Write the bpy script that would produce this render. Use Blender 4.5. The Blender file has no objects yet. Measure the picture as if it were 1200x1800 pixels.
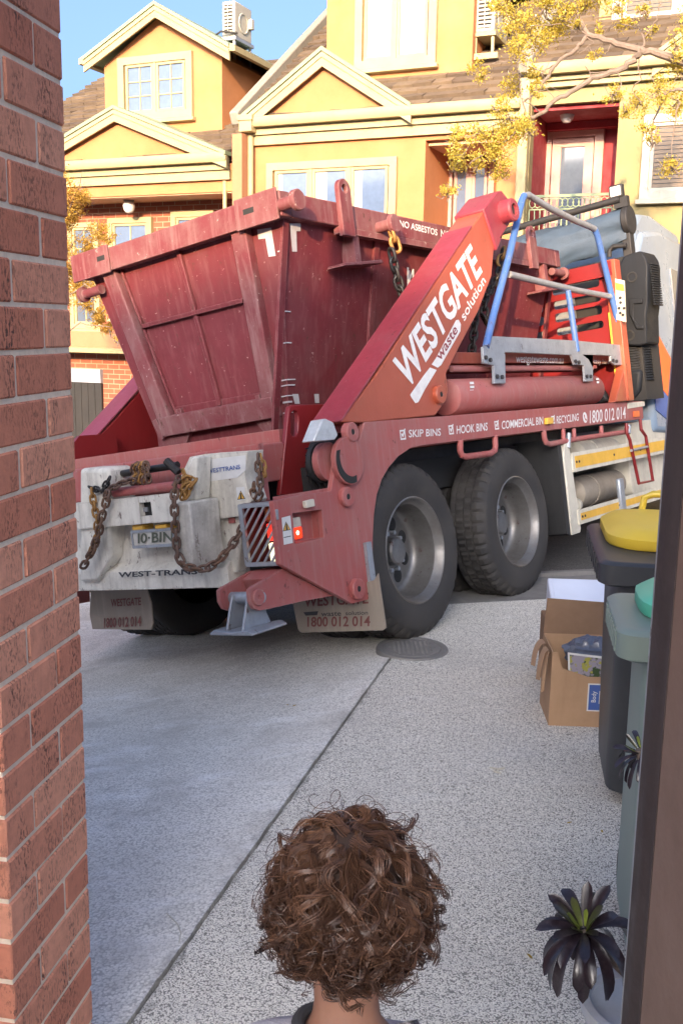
import bpy, bmesh, math, random
from mathutils import Vector, Matrix, noise
from mathutils.geometry import tessellate_polygon
R_ = math.radians
sc = bpy.context.scene
COL = sc.collection
rnd = random.Random(7)

# ------------------------------------------------------------------ camera, sky, sun
FPX, CH = 1750.0, 1.75
def nrm(*v): return Vector(v).normalized()
_D = nrm(-160, 9390, FPX)
_Y = (Vector((0, 0, 1)) - _D * _D.z).normalized()
_X = _D.cross(_Y)
if _X.x < 0: _X = -_X
W3 = Matrix((_X, _Y, -_D))                       # camera (x right, y down, z ahead) -> world
CAM = Vector((0, 0, CH))
cd = bpy.data.cameras.new('camera'); cam = bpy.data.objects.new('camera', cd); COL.objects.link(cam)
cd.sensor_fit = 'VERTICAL'; cd.sensor_height = 36; cd.sensor_width = 24; cd.lens = 35.0
cd.clip_start = 0.05; cd.clip_end = 3000
m3 = Matrix((W3.col[0], -W3.col[1], -W3.col[2])).transposed()
cam.matrix_world = Matrix.Translation(CAM) @ m3.to_4x4()
sc.camera = cam
SUN = Vector((-0.20, -0.98, 0.0)).normalized()
ELEV = R_(15.5)
SUN = Vector((SUN.x * math.cos(ELEV), SUN.y * math.cos(ELEV), math.sin(ELEV)))
sd = bpy.data.lights.new('sun', 'SUN'); so = bpy.data.objects.new('sun', sd); COL.objects.link(so)
sd.energy = 2.0; sd.angle = R_(0.53); sd.color = (1.0, 0.655, 0.36)
so.rotation_euler = (-SUN).to_track_quat('-Z', 'Y').to_euler(); so.location = (0, 0, 30)
wd = bpy.data.worlds.new('World'); sc.world = wd; wd.use_nodes = True
wn = wd.node_tree; bg = wn.nodes['Background']
sky = wn.nodes.new('ShaderNodeTexSky'); sky.sky_type = 'NISHITA'; sky.sun_disc = False
sky.sun_elevation = ELEV; sky.sun_rotation = math.atan2(SUN.x, SUN.y); sky.altitude = 0
sky.air_density = 0.42; sky.dust_density = 7.5; sky.ozone_density = 4.2
wb = wn.nodes.new('ShaderNodeMix'); wb.data_type = 'RGBA'; wb.blend_type = 'MULTIPLY'; wb.inputs[0].default_value = 1.0; wb.inputs[7].default_value = (1.12, 1.0, 0.84, 1)   # the camera's white balance
wn.links.new(sky.outputs[0], wb.inputs[6]); wn.links.new(wb.outputs[2], bg.inputs[0]); bg.inputs[1].default_value = 0.15
sc.view_settings.view_transform = 'Standard'; sc.view_settings.look = 'None'
sc.view_settings.exposure = 2.35; sc.view_settings.gamma = 1.0

# ------------------------------------------------------------------ from the photograph's pixels to real planes
def ray(px, py): return W3 @ Vector(((px - 600) / FPX, (py - 900) / FPX, 1.0))
def hit(px, py, P, N):
    r = ray(px, py); return CAM + r * ((P - CAM).dot(N) / r.dot(N))
def gz(px, py, z=0.0):
    r = ray(px, py); return CAM + r * ((z - CH) / r.z)
TX = W3 @ nrm(1300, -260, FPX)
TL = W3 @ Vector((-2380, 190, FPX)); TL = (TL - TX * TL.dot(TX)).normalized()
TU = TX.cross(TL)
TO = CAM + ray(757, 1118) * 5.72
TRK = Matrix((TX, TL, TU)).transposed().to_4x4(); TRK.translation = TO
def S(px, py, l=0.0):                            # side plane of the truck at lateral l -> (x, u)
    p = hit(px, py, TO + TL * l, TL) - TO; return (p.dot(TX), p.dot(TU))
def Rr(px, py, x=0.0):                           # cross plane of the truck at x -> (l, u)
    p = hit(px, py, TO + TX * x, TX) - TO; return (p.dot(TL), p.dot(TU))
fa = R_(-23.5)
FU = Vector((math.cos(fa), math.sin(fa), 0)); FB = Vector((-FU.y, FU.x, 0))
_r = ray(200, 400); FP = CAM + _r * (16.9 / _r.y); FP.z = 0
FAC = Matrix((FU, FB, Vector((0, 0, 1)))).transposed().to_4x4(); FAC.translation = FP
def F(px, py, b=0.0):                            # facade plane set back by b -> (u, z)
    p = hit(px, py, FP + FB * b, FB); return ((p - FP).dot(FU), p.z)

# ------------------------------------------------------------------ mesh building
class M:
    def __init__(s): s.v = []; s.f = []; s.c = []      # verts, faces, optional face tint
    def add(s, vs, fs, c=0.5):
        o = len(s.v); s.v += [tuple(v) for v in vs]
        for f in fs: s.f.append(tuple(i + o for i in f)); s.c.append(c)
        return s
    def box(s, x0, x1, y0, y1, z0, z1, c=0.5, xf=None):
        vs = [Vector((x, y, z)) for x in (x0, x1) for y in (y0, y1) for z in (z0, z1)]
        if xf is not None: vs = [xf @ v for v in vs]
        return s.add(vs, [(0, 1, 3, 2), (4, 6, 7, 5), (0, 4, 5, 1), (2, 3, 7, 6), (0, 2, 6, 4), (1, 5, 7, 3)], c)
    def prism(s, loops, t0, t1, fn, c=0.5):
        if not isinstance(loops[0][0], (tuple, list)): loops = [loops]
        flat = [p for L in loops for p in L]; n = len(flat)
        tris = tessellate_polygon([[Vector((p[0], p[1], 0)) for p in L] for L in loops])
        vs = [fn(p, t0) for p in flat] + [fn(p, t1) for p in flat]
        fs = [tuple(t) for t in tris] + [tuple(i + n for i in reversed(t)) for t in tris]
        o = 0
        for L in loops:
            k = len(L)
            for i in range(k):
                a = o + i; b = o + (i + 1) % k; fs.append((a, b, b + n, a + n))
            o += k
        return s.add(vs, fs, c)
    def sheet(s, loops, t, fn, c=0.5):
        if not isinstance(loops[0][0], (tuple, list)): loops = [loops]
        flat = [p for L in loops for p in L]
        tris = tessellate_polygon([[Vector((p[0], p[1], 0)) for p in L] for L in loops])
        return s.add([fn(p, t) for p in flat], [tuple(t_) for t_ in tris], c)
    def tube(s, pts, r, n=10, closed=False, c=0.5, caps=True):
        pts = [Vector(p) for p in pts]; k = len(pts); up = None; rings = []
        for i, p in enumerate(pts):
            a = pts[(i - 1) % k] if (closed or i > 0) else p
            b = pts[(i + 1) % k] if (closed or i < k - 1) else p
            t = (b - a).normalized()
            if up is None: up = t.orthogonal().normalized()
            up = (up - t * up.dot(t)); up = up.normalized() if up.length > 1e-6 else t.orthogonal().normalized()
            w = t.cross(up); rr = r[i] if isinstance(r, (list, tuple)) else r
            rings.append([p + (up * math.cos(2 * math.pi * j / n) + w * math.sin(2 * math.pi * j / n)) * rr for j in range(n)])
        vs = [v for R in rings for v in R]; fs = []
        for i in range(k if closed else k - 1):
            for j in range(n):
                a = i * n + j; b = i * n + (j + 1) % n; i2 = ((i + 1) % k) * n
                fs.append((a, b, i2 + (j + 1) % n, i2 + j))
        if caps and not closed: fs += [tuple(range(n - 1, -1, -1)), tuple((k - 1) * n + j for j in range(n))]
        return s.add(vs, fs, c)
    def cyl(s, p0, p1, r, n=24, c=0.5): return s.tube([p0, p1], r, n, c=c)
    def lathe(s, prof, O, A, n=48, rf=None, c=0.5):   # prof: (radius, distance along A from O)
        O = Vector(O); A = Vector(A).normalized(); U = A.orthogonal().normalized(); V = A.cross(U); vs = []
        for k, (r, h) in enumerate(prof):
            for j in range(n):
                q = r + (rf(j, k) if rf else 0); t = 2 * math.pi * j / n
                vs.append(O + A * h + (U * math.cos(t) + V * math.sin(t)) * q)
        fs = [(k * n + j, k * n + (j + 1) % n, (k + 1) * n + (j + 1) % n, (k + 1) * n + j) for k in range(len(prof) - 1) for j in range(n)]
        return s.add(vs, fs, c)
def side(p, l): return (p[0], l, p[1])           # truck side polygon (x,u) at lateral l
def rear(p, x): return (x, p[0], p[1])           # truck cross polygon (l,u) at x
def wall(p, b): return (p[0], b, p[1])           # facade polygon (u,z) at depth b
def flatp(p, z): return (p[0], p[1], z)
I4 = Matrix.Identity(4)
WM = {}
def pieces(m):
    par = list(range(len(m.v)))
    def fd(a):
        while par[a] != a: par[a] = par[par[a]]; a = par[a]
        return a
    for f in m.f:
        for i in f[1:]: par[fd(i)] = fd(f[0])
    out = {}
    for f, c in zip(m.f, m.c): out.setdefault(fd(f[0]), []).append((f, c))
    res = []
    for L in out.values():
        idx = {}; n = M()
        for f, c in L:
            for i in f:
                if i not in idx: idx[i] = len(n.v); n.v.append(m.v[i])
            n.f.append(tuple(idx[i] for i in f)); n.c.append(c)
        res.append(n)
    return res
SPLIT = {'bolt', 'corner_post', 'side_rib', 'lug_foot', 'reflective_tape', 'skid_gusset', 'skid', 'rim_slot', 'latch', 'axle', 'chassis', 'intake_plug', 'wall_unused', 'switch', 'garage_wall'}
def obj(name, m, mt, parent=None, frame=I4, bevel=0, smooth=35, origin=None, recalc=True, seg=2):
    if name in SPLIT:
        L = pieces(m)
        if len(L) > 1 and name not in ('axle', 'chassis') or len(L) > 1:
            if len(L) <= 60:
                for q in L: o = _obj(name, q, mt, parent, frame, bevel, smooth, origin, recalc, seg)
                return o
    return _obj(name, m, mt, parent, frame, bevel, smooth, origin, recalc, seg)
def _obj(name, m, mt, parent=None, frame=I4, bevel=0, smooth=35, origin=None, recalc=True, seg=2):
    me = bpy.data.meshes.new(name)
    pw = WM[parent.as_pointer()] if parent else (Matrix.Translation(origin) if origin is not None else I4)
    X = pw.inverted() @ frame
    me.from_pydata([X @ Vector(v) for v in m.v], [], m.f)
    if len(set(m.c)) > 1:
        a = me.attributes.new('tint', 'FLOAT', 'FACE'); a.data.foreach_set('value', m.c)
    me.validate()
    if recalc:
        b = bmesh.new(); b.from_mesh(me); bmesh.ops.recalc_face_normals(b, faces=b.faces); b.to_mesh(me); b.free()
    if smooth: me.shade_smooth(); me.set_sharp_from_angle(angle=R_(smooth))
    me.materials.append(mt)
    o = bpy.data.objects.new(name, me); COL.objects.link(o)
    if parent: o.parent = parent
    else: o.matrix_world = pw
    WM[o.as_pointer()] = pw
    if bevel:
        bv = o.modifiers.new('bevel', 'BEVEL'); bv.width = bevel; bv.segments = seg; bv.limit_method = 'ANGLE'; bv.angle_limit = R_(40)
        bv.harden_normals = False
    return o
def tag(o, label, cat=None, group=None, kind=None):
    if label: o['label'] = label
    if cat: o['category'] = cat
    if group: o['group'] = group
    if kind: o['kind'] = kind
    return o
def thing(name, label, cat, mw=I4, group=None):
    o = bpy.data.objects.new(name, None); COL.objects.link(o); o.empty_display_size = 0.2
    o.matrix_world = mw; WM[o.as_pointer()] = mw.copy()
    return tag(o, label, cat, group)
def node(name, parent):                           # an Empty part that carries sub-parts
    o = bpy.data.objects.new(name, None); COL.objects.link(o); o.parent = parent; WM[o.as_pointer()] = WM[parent.as_pointer()]; return o
def at(x, y, z, rz=0): return Matrix.Translation((x, y, z)) @ Matrix.Rotation(rz, 4, 'Z')
def rrect(x0, x1, y0, y1, r, n=4):
    out = []
    for cx, cy, a in ((x1 - r, y1 - r, 0), (x0 + r, y1 - r, 90), (x0 + r, y0 + r, 180), (x1 - r, y0 + r, 270)):
        for i in range(n + 1): t = R_(a + 90 * i / n); out.append((cx + r * math.cos(t), cy + r * math.sin(t)))
    return out
def circ(cx, cy, r, n=16): return [(cx + r * math.cos(2 * math.pi * i / n), cy + r * math.sin(2 * math.pi * i / n)) for i in range(n)]
_tc = {}
def textmesh(s, bold=0.0):
    k = (s, bold)
    if k not in _tc:
        cu = bpy.data.curves.new('txt', 'FONT'); cu.body = s; cu.size = 1; cu.offset = bold; cu.resolution_u = 3
        to = bpy.data.objects.new('txt', cu); COL.objects.link(to)
        dg = bpy.context.evaluated_depsgraph_get(); dg.update()
        me = bpy.data.meshes.new_from_object(to.evaluated_get(dg))
        vs = [v.co.copy() for v in me.vertices]; fs = [tuple(p.vertices) for p in me.polygons]
        bpy.data.objects.remove(to); bpy.data.curves.remove(cu); bpy.data.meshes.remove(me)
        x0 = min(v.x for v in vs); x1 = max(v.x for v in vs); y1 = max(v.y for v in vs)
        _tc[k] = ([((v.x - x0) / (x1 - x0), v.y / y1) for v in vs], fs)
    return _tc[k]
def text(m, s, a, b, t, fn, off, bold=0.0, th=0.0):   # a: baseline start, b: baseline end, t: top left; in-plane points
    vs, fs = textmesh(s, bold)
    m.add([fn((a[0] + (b[0] - a[0]) * x + (t[0] - a[0]) * y, a[1] + (b[1] - a[1]) * x + (t[1] - a[1]) * y), off) for x, y in vs], fs)
    return m
def stext(m, s, a, b, t, l=-0.006, bold=0.0): return text(m, s, S(*a), S(*b), S(*t), side, l, bold)
def rtext(m, s, a, b, t, x, bold=0.0):
    return text(m, s, Rr(*a, x), Rr(*b, x), Rr(*t, x), rear, x - 0.004, bold)

# ------------------------------------------------------------------ materials
def newmat(name):
    m = bpy.data.materials.new(name); m.use_nodes = True; nt = m.node_tree
    return m, nt, nt.nodes['Principled BSDF']
def N(nt, t, **k):
    n = nt.nodes.new(t)
    for a, v in k.items():
        if a in n.inputs.keys(): n.inputs[a].default_value = v
        else: setattr(n, a, v)
    return n
def c4(c): return (c[0], c[1], c[2], 1.0)
def ramp(nt, src, p0, p1, c0=(0, 0, 0), c1=(1, 1, 1)):
    r = nt.nodes.new('ShaderNodeValToRGB'); r.color_ramp.elements[0].position = p0; r.color_ramp.elements[1].position = p1
    r.color_ramp.elements[0].color = c4(c0); r.color_ramp.elements[1].color = c4(c1); nt.links.new(src, r.inputs[0]); return r.outputs[0]
def mix(nt, fac, a, b, mode='MIX'):
    n = nt.nodes.new('ShaderNodeMix'); n.data_type = 'RGBA'; n.blend_type = mode
    for s, v in ((n.inputs[0], fac), (n.inputs[6], a), (n.inputs[7], b)):
        if isinstance(v, (int, float)): s.default_value = v
        elif isinstance(v, tuple): s.default_value = c4(v)
        else: nt.links.new(v, s)
    return n.outputs[2]
def coord(nt, scale=(1, 1, 1), kind='Object'):
    t = nt.nodes.new('ShaderNodeTexCoord'); mp = nt.nodes.new('ShaderNodeMapping'); mp.inputs[3].default_value = scale
    nt.links.new(t.outputs[kind], mp.inputs[0]); return mp.outputs[0]
def noi(nt, vec, s, d=4, rough=0.6):
    n = N(nt, 'ShaderNodeTexNoise'); n.inputs['Scale'].default_value = s; n.inputs['Detail'].default_value = d; n.inputs['Roughness'].default_value = rough
    nt.links.new(vec, n.inputs['Vector']); return n.outputs[0]
def bump(nt, bs, h, st=0.3, dist=0.01):
    b = nt.nodes.new('ShaderNodeBump'); b.inputs['Strength'].default_value = st; b.inputs['Distance'].default_value = dist
    nt.links.new(h, b.inputs['Height']); nt.links.new(b.outputs[0], bs.inputs['Normal'])
def weathered(name, col, dirt=(0.25, 0.2, 0.17), amount=0.5, rough=0.5, metal=0.0, streak=0.5, chips=None, scale=6.0, bmp=0.15, spec=0.5, streakdir=2, dent=0.0):
    m, nt, bs = newmat(name)
    v = coord(nt); sv = [9, 9, 9]; sv[streakdir] = 0.8; vs = coord(nt, tuple(sv))
    a = noi(nt, v, scale, 6, 0.7); c = mix(nt, ramp(nt, a, 0.35, 0.75), col, tuple(x * 0.82 for x in col))
    d = ramp(nt, noi(nt, v, scale * 0.5, 8, 0.75), 0.62 - 0.25 * amount, 0.82, (0, 0, 0), (amount,) * 3)
    c = mix(nt, d, c, dirt)
    if streak: c = mix(nt, ramp(nt, noi(nt, vs, 3.0, 5, 0.6), 0.5, 0.8, (0, 0, 0), (streak,) * 3), c, dirt)
    if chips:
        c = mix(nt, ramp(nt, noi(nt, v, 28, 5, 0.7), 0.66, 0.69), c, chips)
        bv = nt.nodes.new('ShaderNodeBevel'); bv.samples = 4; bv.inputs['Radius'].default_value = 0.014; ge = nt.nodes.new('ShaderNodeNewGeometry')
        dt = nt.nodes.new('ShaderNodeVectorMath'); dt.operation = 'DOT_PRODUCT'; nt.links.new(bv.outputs[0], dt.inputs[0]); nt.links.new(ge.outputs['Normal'], dt.inputs[1])
        em = ramp(nt, dt.outputs['Value'], 0.80, 0.985, (1, 1, 1), (0, 0, 0)); em = mix(nt, 1.0, em, ramp(nt, noi(nt, v, 13, 6, 0.75), 0.40, 0.60, (0, 0, 0), (0.8,) * 3), 'MULTIPLY')
        c = mix(nt, em, c, tuple(min(1, 0.5 * x + 0.5 * y) for x, y in zip(chips, dirt)))
        c = mix(nt, ramp(nt, noi(nt, coord(nt, (1, 1, 0.5)), 17, 7, 0.75), 0.61, 0.66, (0, 0, 0), (0.75,) * 3), c, (0.07, 0.026, 0.016))
        c = mix(nt, ramp(nt, noi(nt, coord(nt, (4, 4, 30)), 5, 3, 0.6), 0.71, 0.735, (0, 0, 0), (0.7,) * 3), c, chips)
    nt.links.new(c, bs.inputs['Base Color'])
    nt.links.new(ramp(nt, a, 0.3, 0.8, (rough * 0.8,) * 3, (min(1, rough * 1.35),) * 3), bs.inputs['Roughness'])
    bs.inputs['Metallic'].default_value = metal; bs.inputs['Specular IOR Level'].default_value = spec
    bump(nt, bs, noi(nt, v, 60, 4), bmp, 0.004)
    if dent:
        b1 = bs.inputs['Normal'].links[0].from_node; b2 = nt.nodes.new('ShaderNodeBump'); b2.inputs['Strength'].default_value = dent; b2.inputs['Distance'].default_value = 0.05
        nt.links.new(noi(nt, v, 3.2, 2, 0.5), b2.inputs['Height']); nt.links.new(b2.outputs[0], b1.inputs['Normal'])
    return m
def plain(name, col, rough=0.5, metal=0.0, emit=None, es=0, spec=0.5):
    m, nt, bs = newmat(name)
    v = coord(nt); c = mix(nt, ramp(nt, noi(nt, v, 12, 4), 0.35, 0.7), col, tuple(x * 0.85 for x in col)); nt.links.new(c, bs.inputs['Base Color'])
    bs.inputs['Roughness'].default_value = rough; bs.inputs['Metallic'].default_value = metal; bs.inputs['Specular IOR Level'].default_value = spec
    if emit: bs.inputs['Emission Color'].default_value = c4(emit); bs.inputs['Emission Strength'].default_value = es
    return m
def brickmat(name, c1, c2, mortar, bw=0.24, bh=0.086):
    m, nt, bs = newmat(name)
    t = nt.nodes.new('ShaderNodeTexCoord'); sp = nt.nodes.new('ShaderNodeSeparateXYZ'); nt.links.new(t.outputs['Object'], sp.inputs[0])
    ad = N(nt, 'ShaderNodeMath', operation='ADD'); nt.links.new(sp.outputs[0], ad.inputs[0]); nt.links.new(sp.outputs[1], ad.inputs[1])
    cb = nt.nodes.new('ShaderNodeCombineXYZ'); nt.links.new(ad.outputs[0], cb.inputs[0]); nt.links.new(sp.outputs[2], cb.inputs[1])
    b = nt.nodes.new('ShaderNodeTexBrick'); nt.links.new(cb.outputs[0], b.inputs['Vector'])
    b.inputs['Color1'].default_value = c4(c1); b.inputs['Color2'].default_value = c4(c2); b.inputs['Mortar'].default_value = c4(mortar)
    b.inputs['Scale'].default_value = 1; b.inputs['Brick Width'].default_value = bw; b.inputs['Row Height'].default_value = bh; b.inputs['Mortar Size'].default_value = 0.007
    b.inputs['Mortar Smooth'].default_value = 0.2; b.inputs['Bias'].default_value = -0.1
    c = mix(nt, ramp(nt, noi(nt, t.outputs['Object'], 5, 5), 0.35, 0.75, (0, 0, 0), (0.35,) * 3), b.outputs[0], tuple(x * 0.5 for x in c1))
    nt.links.new(c, bs.inputs['Base Color']); bs.inputs['Roughness'].default_value = 0.9
    bump(nt, bs, b.outputs['Fac'], -0.6, 0.006)
    return m
def tinted(name, cols, rough=0.8, nscale=40, bmp=0.4, dirt=0.4, pits=False):   # colour picked per face tint
    m, nt, bs = newmat(name)
    at_ = nt.nodes.new('ShaderNodeAttribute'); at_.attribute_name = 'tint'
    r = nt.nodes.new('ShaderNodeValToRGB'); nt.links.new(at_.outputs['Fac'], r.inputs[0])
    els = r.color_ramp.elements
    for i, c in enumerate(cols):
        p = i / (len(cols) - 1)
        e = els[0] if i == 0 else (els[1] if i == len(cols) - 1 else els.new(p))
        e.position = p; e.color = c4(c)
    v = coord(nt); c = mix(nt, ramp(nt, noi(nt, v, nscale * 0.25, 6, 0.7), 0.4, 0.75, (0, 0, 0), (dirt,) * 3), r.outputs[0], tuple(x * 0.35 for x in cols[0]))
    h = noi(nt, v, nscale, 5, 0.7)
    if pits:
        vs = coord(nt, (1.0, 1.0, 0.45)); pn = noi(nt, vs, 170, 3, 0.6)
        pm = ramp(nt, pn, 0.42, 0.48, (1, 1, 1), (0, 0, 0))
        big = ramp(nt, noi(nt, coord(nt, (1, 1, 0.35)), 14, 4), 0.42, 0.66)
        pm = mix(nt, 1.0, pm, big, 'MULTIPLY')
        c = mix(nt, pm, c, (0.10, 0.045, 0.035))
        h2 = N(nt, 'ShaderNodeMath', operation='SUBTRACT'); nt.links.new(h, h2.inputs[0]); nt.links.new(pm, h2.inputs[1]); h = h2.outputs[0]
    nt.links.new(c, bs.inputs['Base Color']); bs.inputs['Roughness'].default_value = rough
    bump(nt, bs, h, bmp, 0.004)
    return m
def leafmat(name, cols):
    m = tinted(name, cols, 0.6, 60, 0.1, 0.15); nt = m.node_tree; bs = nt.nodes['Principled BSDF']
    tr = nt.nodes.new('ShaderNodeBsdfTranslucent'); src = bs.inputs['Base Color'].links[0].from_socket; nt.links.new(src, tr.inputs[0])
    mx = nt.nodes.new('ShaderNodeMixShader'); mx.inputs[0].default_value = 0.45
    nt.links.new(bs.outputs[0], mx.inputs[1]); nt.links.new(tr.outputs[0], mx.inputs[2]); nt.links.new(mx.outputs[0], nt.nodes['Material Output'].inputs[0])
    return m
def aggregate(name, light, mid, dark, scale, contrast, tone, tone_amt, gap=0.35):
    m, nt, bs = newmat(name)
    v = coord(nt)
    vo = N(nt, 'ShaderNodeTexVoronoi'); vo.feature = 'F1'; vo.inputs['Scale'].default_value = scale; nt.links.new(v, vo.inputs['Vector'])
    sp = nt.nodes.new('ShaderNodeSeparateColor'); nt.links.new(vo.outputs['Color'], sp.inputs[0])
    peb = ramp(nt, sp.outputs[0], 0.1, 0.8, mid, light)
    fac = ramp(nt, vo.outputs['Distance'], gap, gap + 0.22, (0, 0, 0), (contrast,) * 3)
    c = mix(nt, fac, peb, dark)
    c = mix(nt, ramp(nt, noi(nt, v, scale * 0.22, 4, 0.7), 0.5, 0.68, (0, 0, 0), (contrast * 0.25,) * 3), c, dark)
    c = mix(nt, ramp(nt, noi(nt, v, 0.9, 6, 0.65), 0.4, 0.75, (0, 0, 0), (tone_amt,) * 3), c, tone)
    c = mix(nt, ramp(nt, noi(nt, coord(nt, (3, 9, 1)), 0.8, 6, 0.7), 0.52, 0.72, (0, 0, 0), (tone_amt * 0.7,) * 3), c, tuple(min(1, x * 1.5) for x in light))
    c = mix(nt, ramp(nt, noi(nt, v, 7, 3, 0.5), 0.68, 0.76, (0, 0, 0), (0.35,) * 3), c, dark)
    c = mix(nt, ramp(nt, noi(nt, v, 2.2, 7, 0.72), 0.50, 0.64, (0, 0, 0), (tone_amt * 0.9,) * 3), c, tone)
    c = mix(nt, ramp(nt, noi(nt, v, 24, 2, 0.4), 0.72, 0.76, (0, 0, 0), (0.45 * contrast,) * 3), c, tuple(x * 1.3 for x in dark))
    dp = nt.nodes.new('ShaderNodeVectorMath'); dp.operation = 'DOT_PRODUCT'; nt.links.new(v, dp.inputs[0]); dp.inputs[1].default_value = (0.9641, -0.2656, 0)
    sb = N(nt, 'ShaderNodeMath', operation='ADD'); nt.links.new(dp.outputs['Value'], sb.inputs[0]); sb.inputs[1].default_value = 1.0967
    ab = N(nt, 'ShaderNodeMath', operation='ABSOLUTE'); nt.links.new(sb.outputs[0], ab.inputs[0])
    wob = N(nt, 'ShaderNodeMath', operation='MULTIPLY_ADD'); nt.links.new(noi(nt, v, 9, 5, 0.7), wob.inputs[0]); wob.inputs[1].default_value = -0.16; nt.links.new(ab.outputs[0], wob.inputs[2])
    wo2 = N(nt, 'ShaderNodeMath', operation='ADD'); nt.links.new(wob.outputs[0], wo2.inputs[0]); wo2.inputs[1].default_value = 0.078
    c = mix(nt, ramp(nt, wo2.outputs[0], 0.0, 0.022, (0.45,) * 3, (0, 0, 0)), c, tuple(x * 1.1 for x in dark))      # dirt gathered along the slab joint
    c = mix(nt, ramp(nt, noi(nt, v, 1.1, 3, 0.5), 0.56, 0.72, (0, 0, 0), (0.25,) * 3), c, tuple(x * 0.6 for x in tone))
    nt.links.new(c, bs.inputs['Base Color']); bs.inputs['Roughness'].default_value = 0.85
    bump(nt, bs, vo.outputs['Distance'], -0.5, 0.004)
    return m
RED = (0.42, 0.055, 0.04)
m_rail = weathered('paint_rail', (0.36, 0.075, 0.05), (0.34, 0.18, 0.15), 0.55, 0.55, 0, 0.35, (0.34, 0.20, 0.17), scale=3)
m_arm = weathered('paint_arm', (0.40, 0.085, 0.042), (0.38, 0.18, 0.13), 0.25, 0.36, 0, 0.1, (0.25, 0.12, 0.08), scale=3)
m_bin = weathered('paint_bin', (0.135, 0.017, 0.023), (0.22, 0.09, 0.09), 0.5, 0.68, 0, 0.45, (0.34, 0.20, 0.19), scale=4, dent=0.35)
m_bin_edge = weathered('paint_bin_frame', (0.145, 0.026, 0.032), (0.26, 0.15, 0.145), 0.85, 0.75, 0, 0.75, (0.36, 0.26, 0.24), scale=7, dent=0.15)
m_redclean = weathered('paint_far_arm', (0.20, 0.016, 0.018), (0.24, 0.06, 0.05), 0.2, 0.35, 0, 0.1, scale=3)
m_panel = weathered('paint_panel', (0.36, 0.090, 0.082), (0.38, 0.22, 0.20), 0.7, 0.62, 0, 0.5, (0.36, 0.22, 0.19), scale=3.5, dent=0.1)
m_white = weathered('white_bumper', (0.74, 0.71, 0.62), (0.22, 0.19, 0.15), 0.65, 0.55, 0, 0.55, (0.28, 0.2, 0.13), scale=4)
m_black = weathered('black_steel', (0.02, 0.02, 0.021), (0.06, 0.055, 0.05), 0.5, 0.6, 0, 0.2)
m_plastic = weathered('black_plastic', (0.012, 0.015, 0.020), (0.03, 0.03, 0.034), 0.3, 0.6, 0, 0.2, spec=0.25)
m_rubber = weathered('tyre_rubber', (0.028, 0.026, 0.025), (0.10, 0.088, 0.075), 0.75, 0.8, 0, 0.0, scale=8)
m_rim = weathered('wheel_steel', (0.20, 0.195, 0.19), (0.12, 0.10, 0.08), 0.8, 0.42, 0.55, 0.1, (0.1, 0.09, 0.08), scale=8)
m_galv = weathered('galvanised_steel', (0.38, 0.41, 0.45), (0.22, 0.22, 0.22), 0.5, 0.45, 0.5, 0.25, (0.2, 0.16, 0.12), scale=9)
m_blue = weathered('blue_tube', (0.06, 0.14, 0.38), (0.25, 0.28, 0.33), 0.4, 0.4, 0.0, 0.1, (0.4, 0.42, 0.45), scale=12)
m_rust = weathered('rusty_chain', (0.16, 0.10, 0.075), (0.34, 0.16, 0.05), 0.6, 0.7, 0.4, 0.0, scale=14)
m_gold = weathered('yellow_chain', (0.36, 0.19, 0.055), (0.14, 0.08, 0.05), 0.5, 0.6, 0.3, 0.0, scale=14)
m_chaindark = weathered('dark_chain', (0.05, 0.047, 0.045), (0.12, 0.1, 0.09), 0.4, 0.5, 0.6, 0.0, scale=14)
m_letter = weathered('white_vinyl', (0.78, 0.76, 0.74), (0.45, 0.30, 0.27), 0.3, 0.5, 0, 0.1, scale=18)
m_sticker = plain('sticker_white', (0.7, 0.7, 0.68), 0.4)
m_yellow = weathered('yellow_stripe', (0.75, 0.42, 0.05), (0.35, 0.3, 0.22), 0.35, 0.45, 0, 0.1)
m_guard = weathered('cream_guard', (0.62, 0.58, 0.48), (0.3, 0.26, 0.2), 0.5, 0.5, 0, 0.3)
m_ink = plain('dark_ink', (0.03, 0.03, 0.035), 0.5)
m_blueink = plain('blue_ink', (0.06, 0.12, 0.36), 0.5)
m_redink = plain('red_ink', (0.16, 0.05, 0.045), 0.7)
m_flap = weathered('dirty_mudflap', (0.26, 0.22, 0.18), (0.36, 0.31, 0.25), 0.7, 0.8, 0, 0.6, scale=8)
m_cab = weathered('white_cab', (0.22, 0.29, 0.38), (0.4, 0.4, 0.38), 0.25, 0.3, 0, 0.15)
m_orange = plain('orange_stripe', (0.75, 0.14, 0.03), 0.35)
m_tarp = weathered('blue_tarp', (0.055, 0.085, 0.125), (0.02, 0.024, 0.03), 0.6, 0.55, 0, 0.0, scale=3, bmp=0.6)
m_stucco = weathered('apricot_stucco', (0.46, 0.195, 0.078), (0.41, 0.185, 0.085), 0.25, 0.85, 0, 0.15, scale=1.5, bmp=0.25)
m_stucco3 = weathered('pale_yellow_stucco', (0.29, 0.24, 0.115), (0.26, 0.21, 0.11), 0.2, 0.85, 0, 0.12, scale=1.5, bmp=0.25)
m_cream = weathered('cream_trim', (0.37, 0.315, 0.17), (0.31, 0.25, 0.14), 0.2, 0.6, 0, 0.12, scale=2)
m_green = weathered('green_barge_cap', (0.24, 0.30, 0.18), (0.22, 0.25, 0.17), 0.3, 0.6, 0, 0.1, scale=3)
m_verge = weathered('grey_verge', (0.26, 0.24, 0.20), (0.2, 0.2, 0.19), 0.4, 0.7, 0, 0.1)
m_redwall = weathered('crimson_wall', (0.30, 0.025, 0.035), (0.25, 0.04, 0.04), 0.2, 0.7, 0, 0.1)
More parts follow.
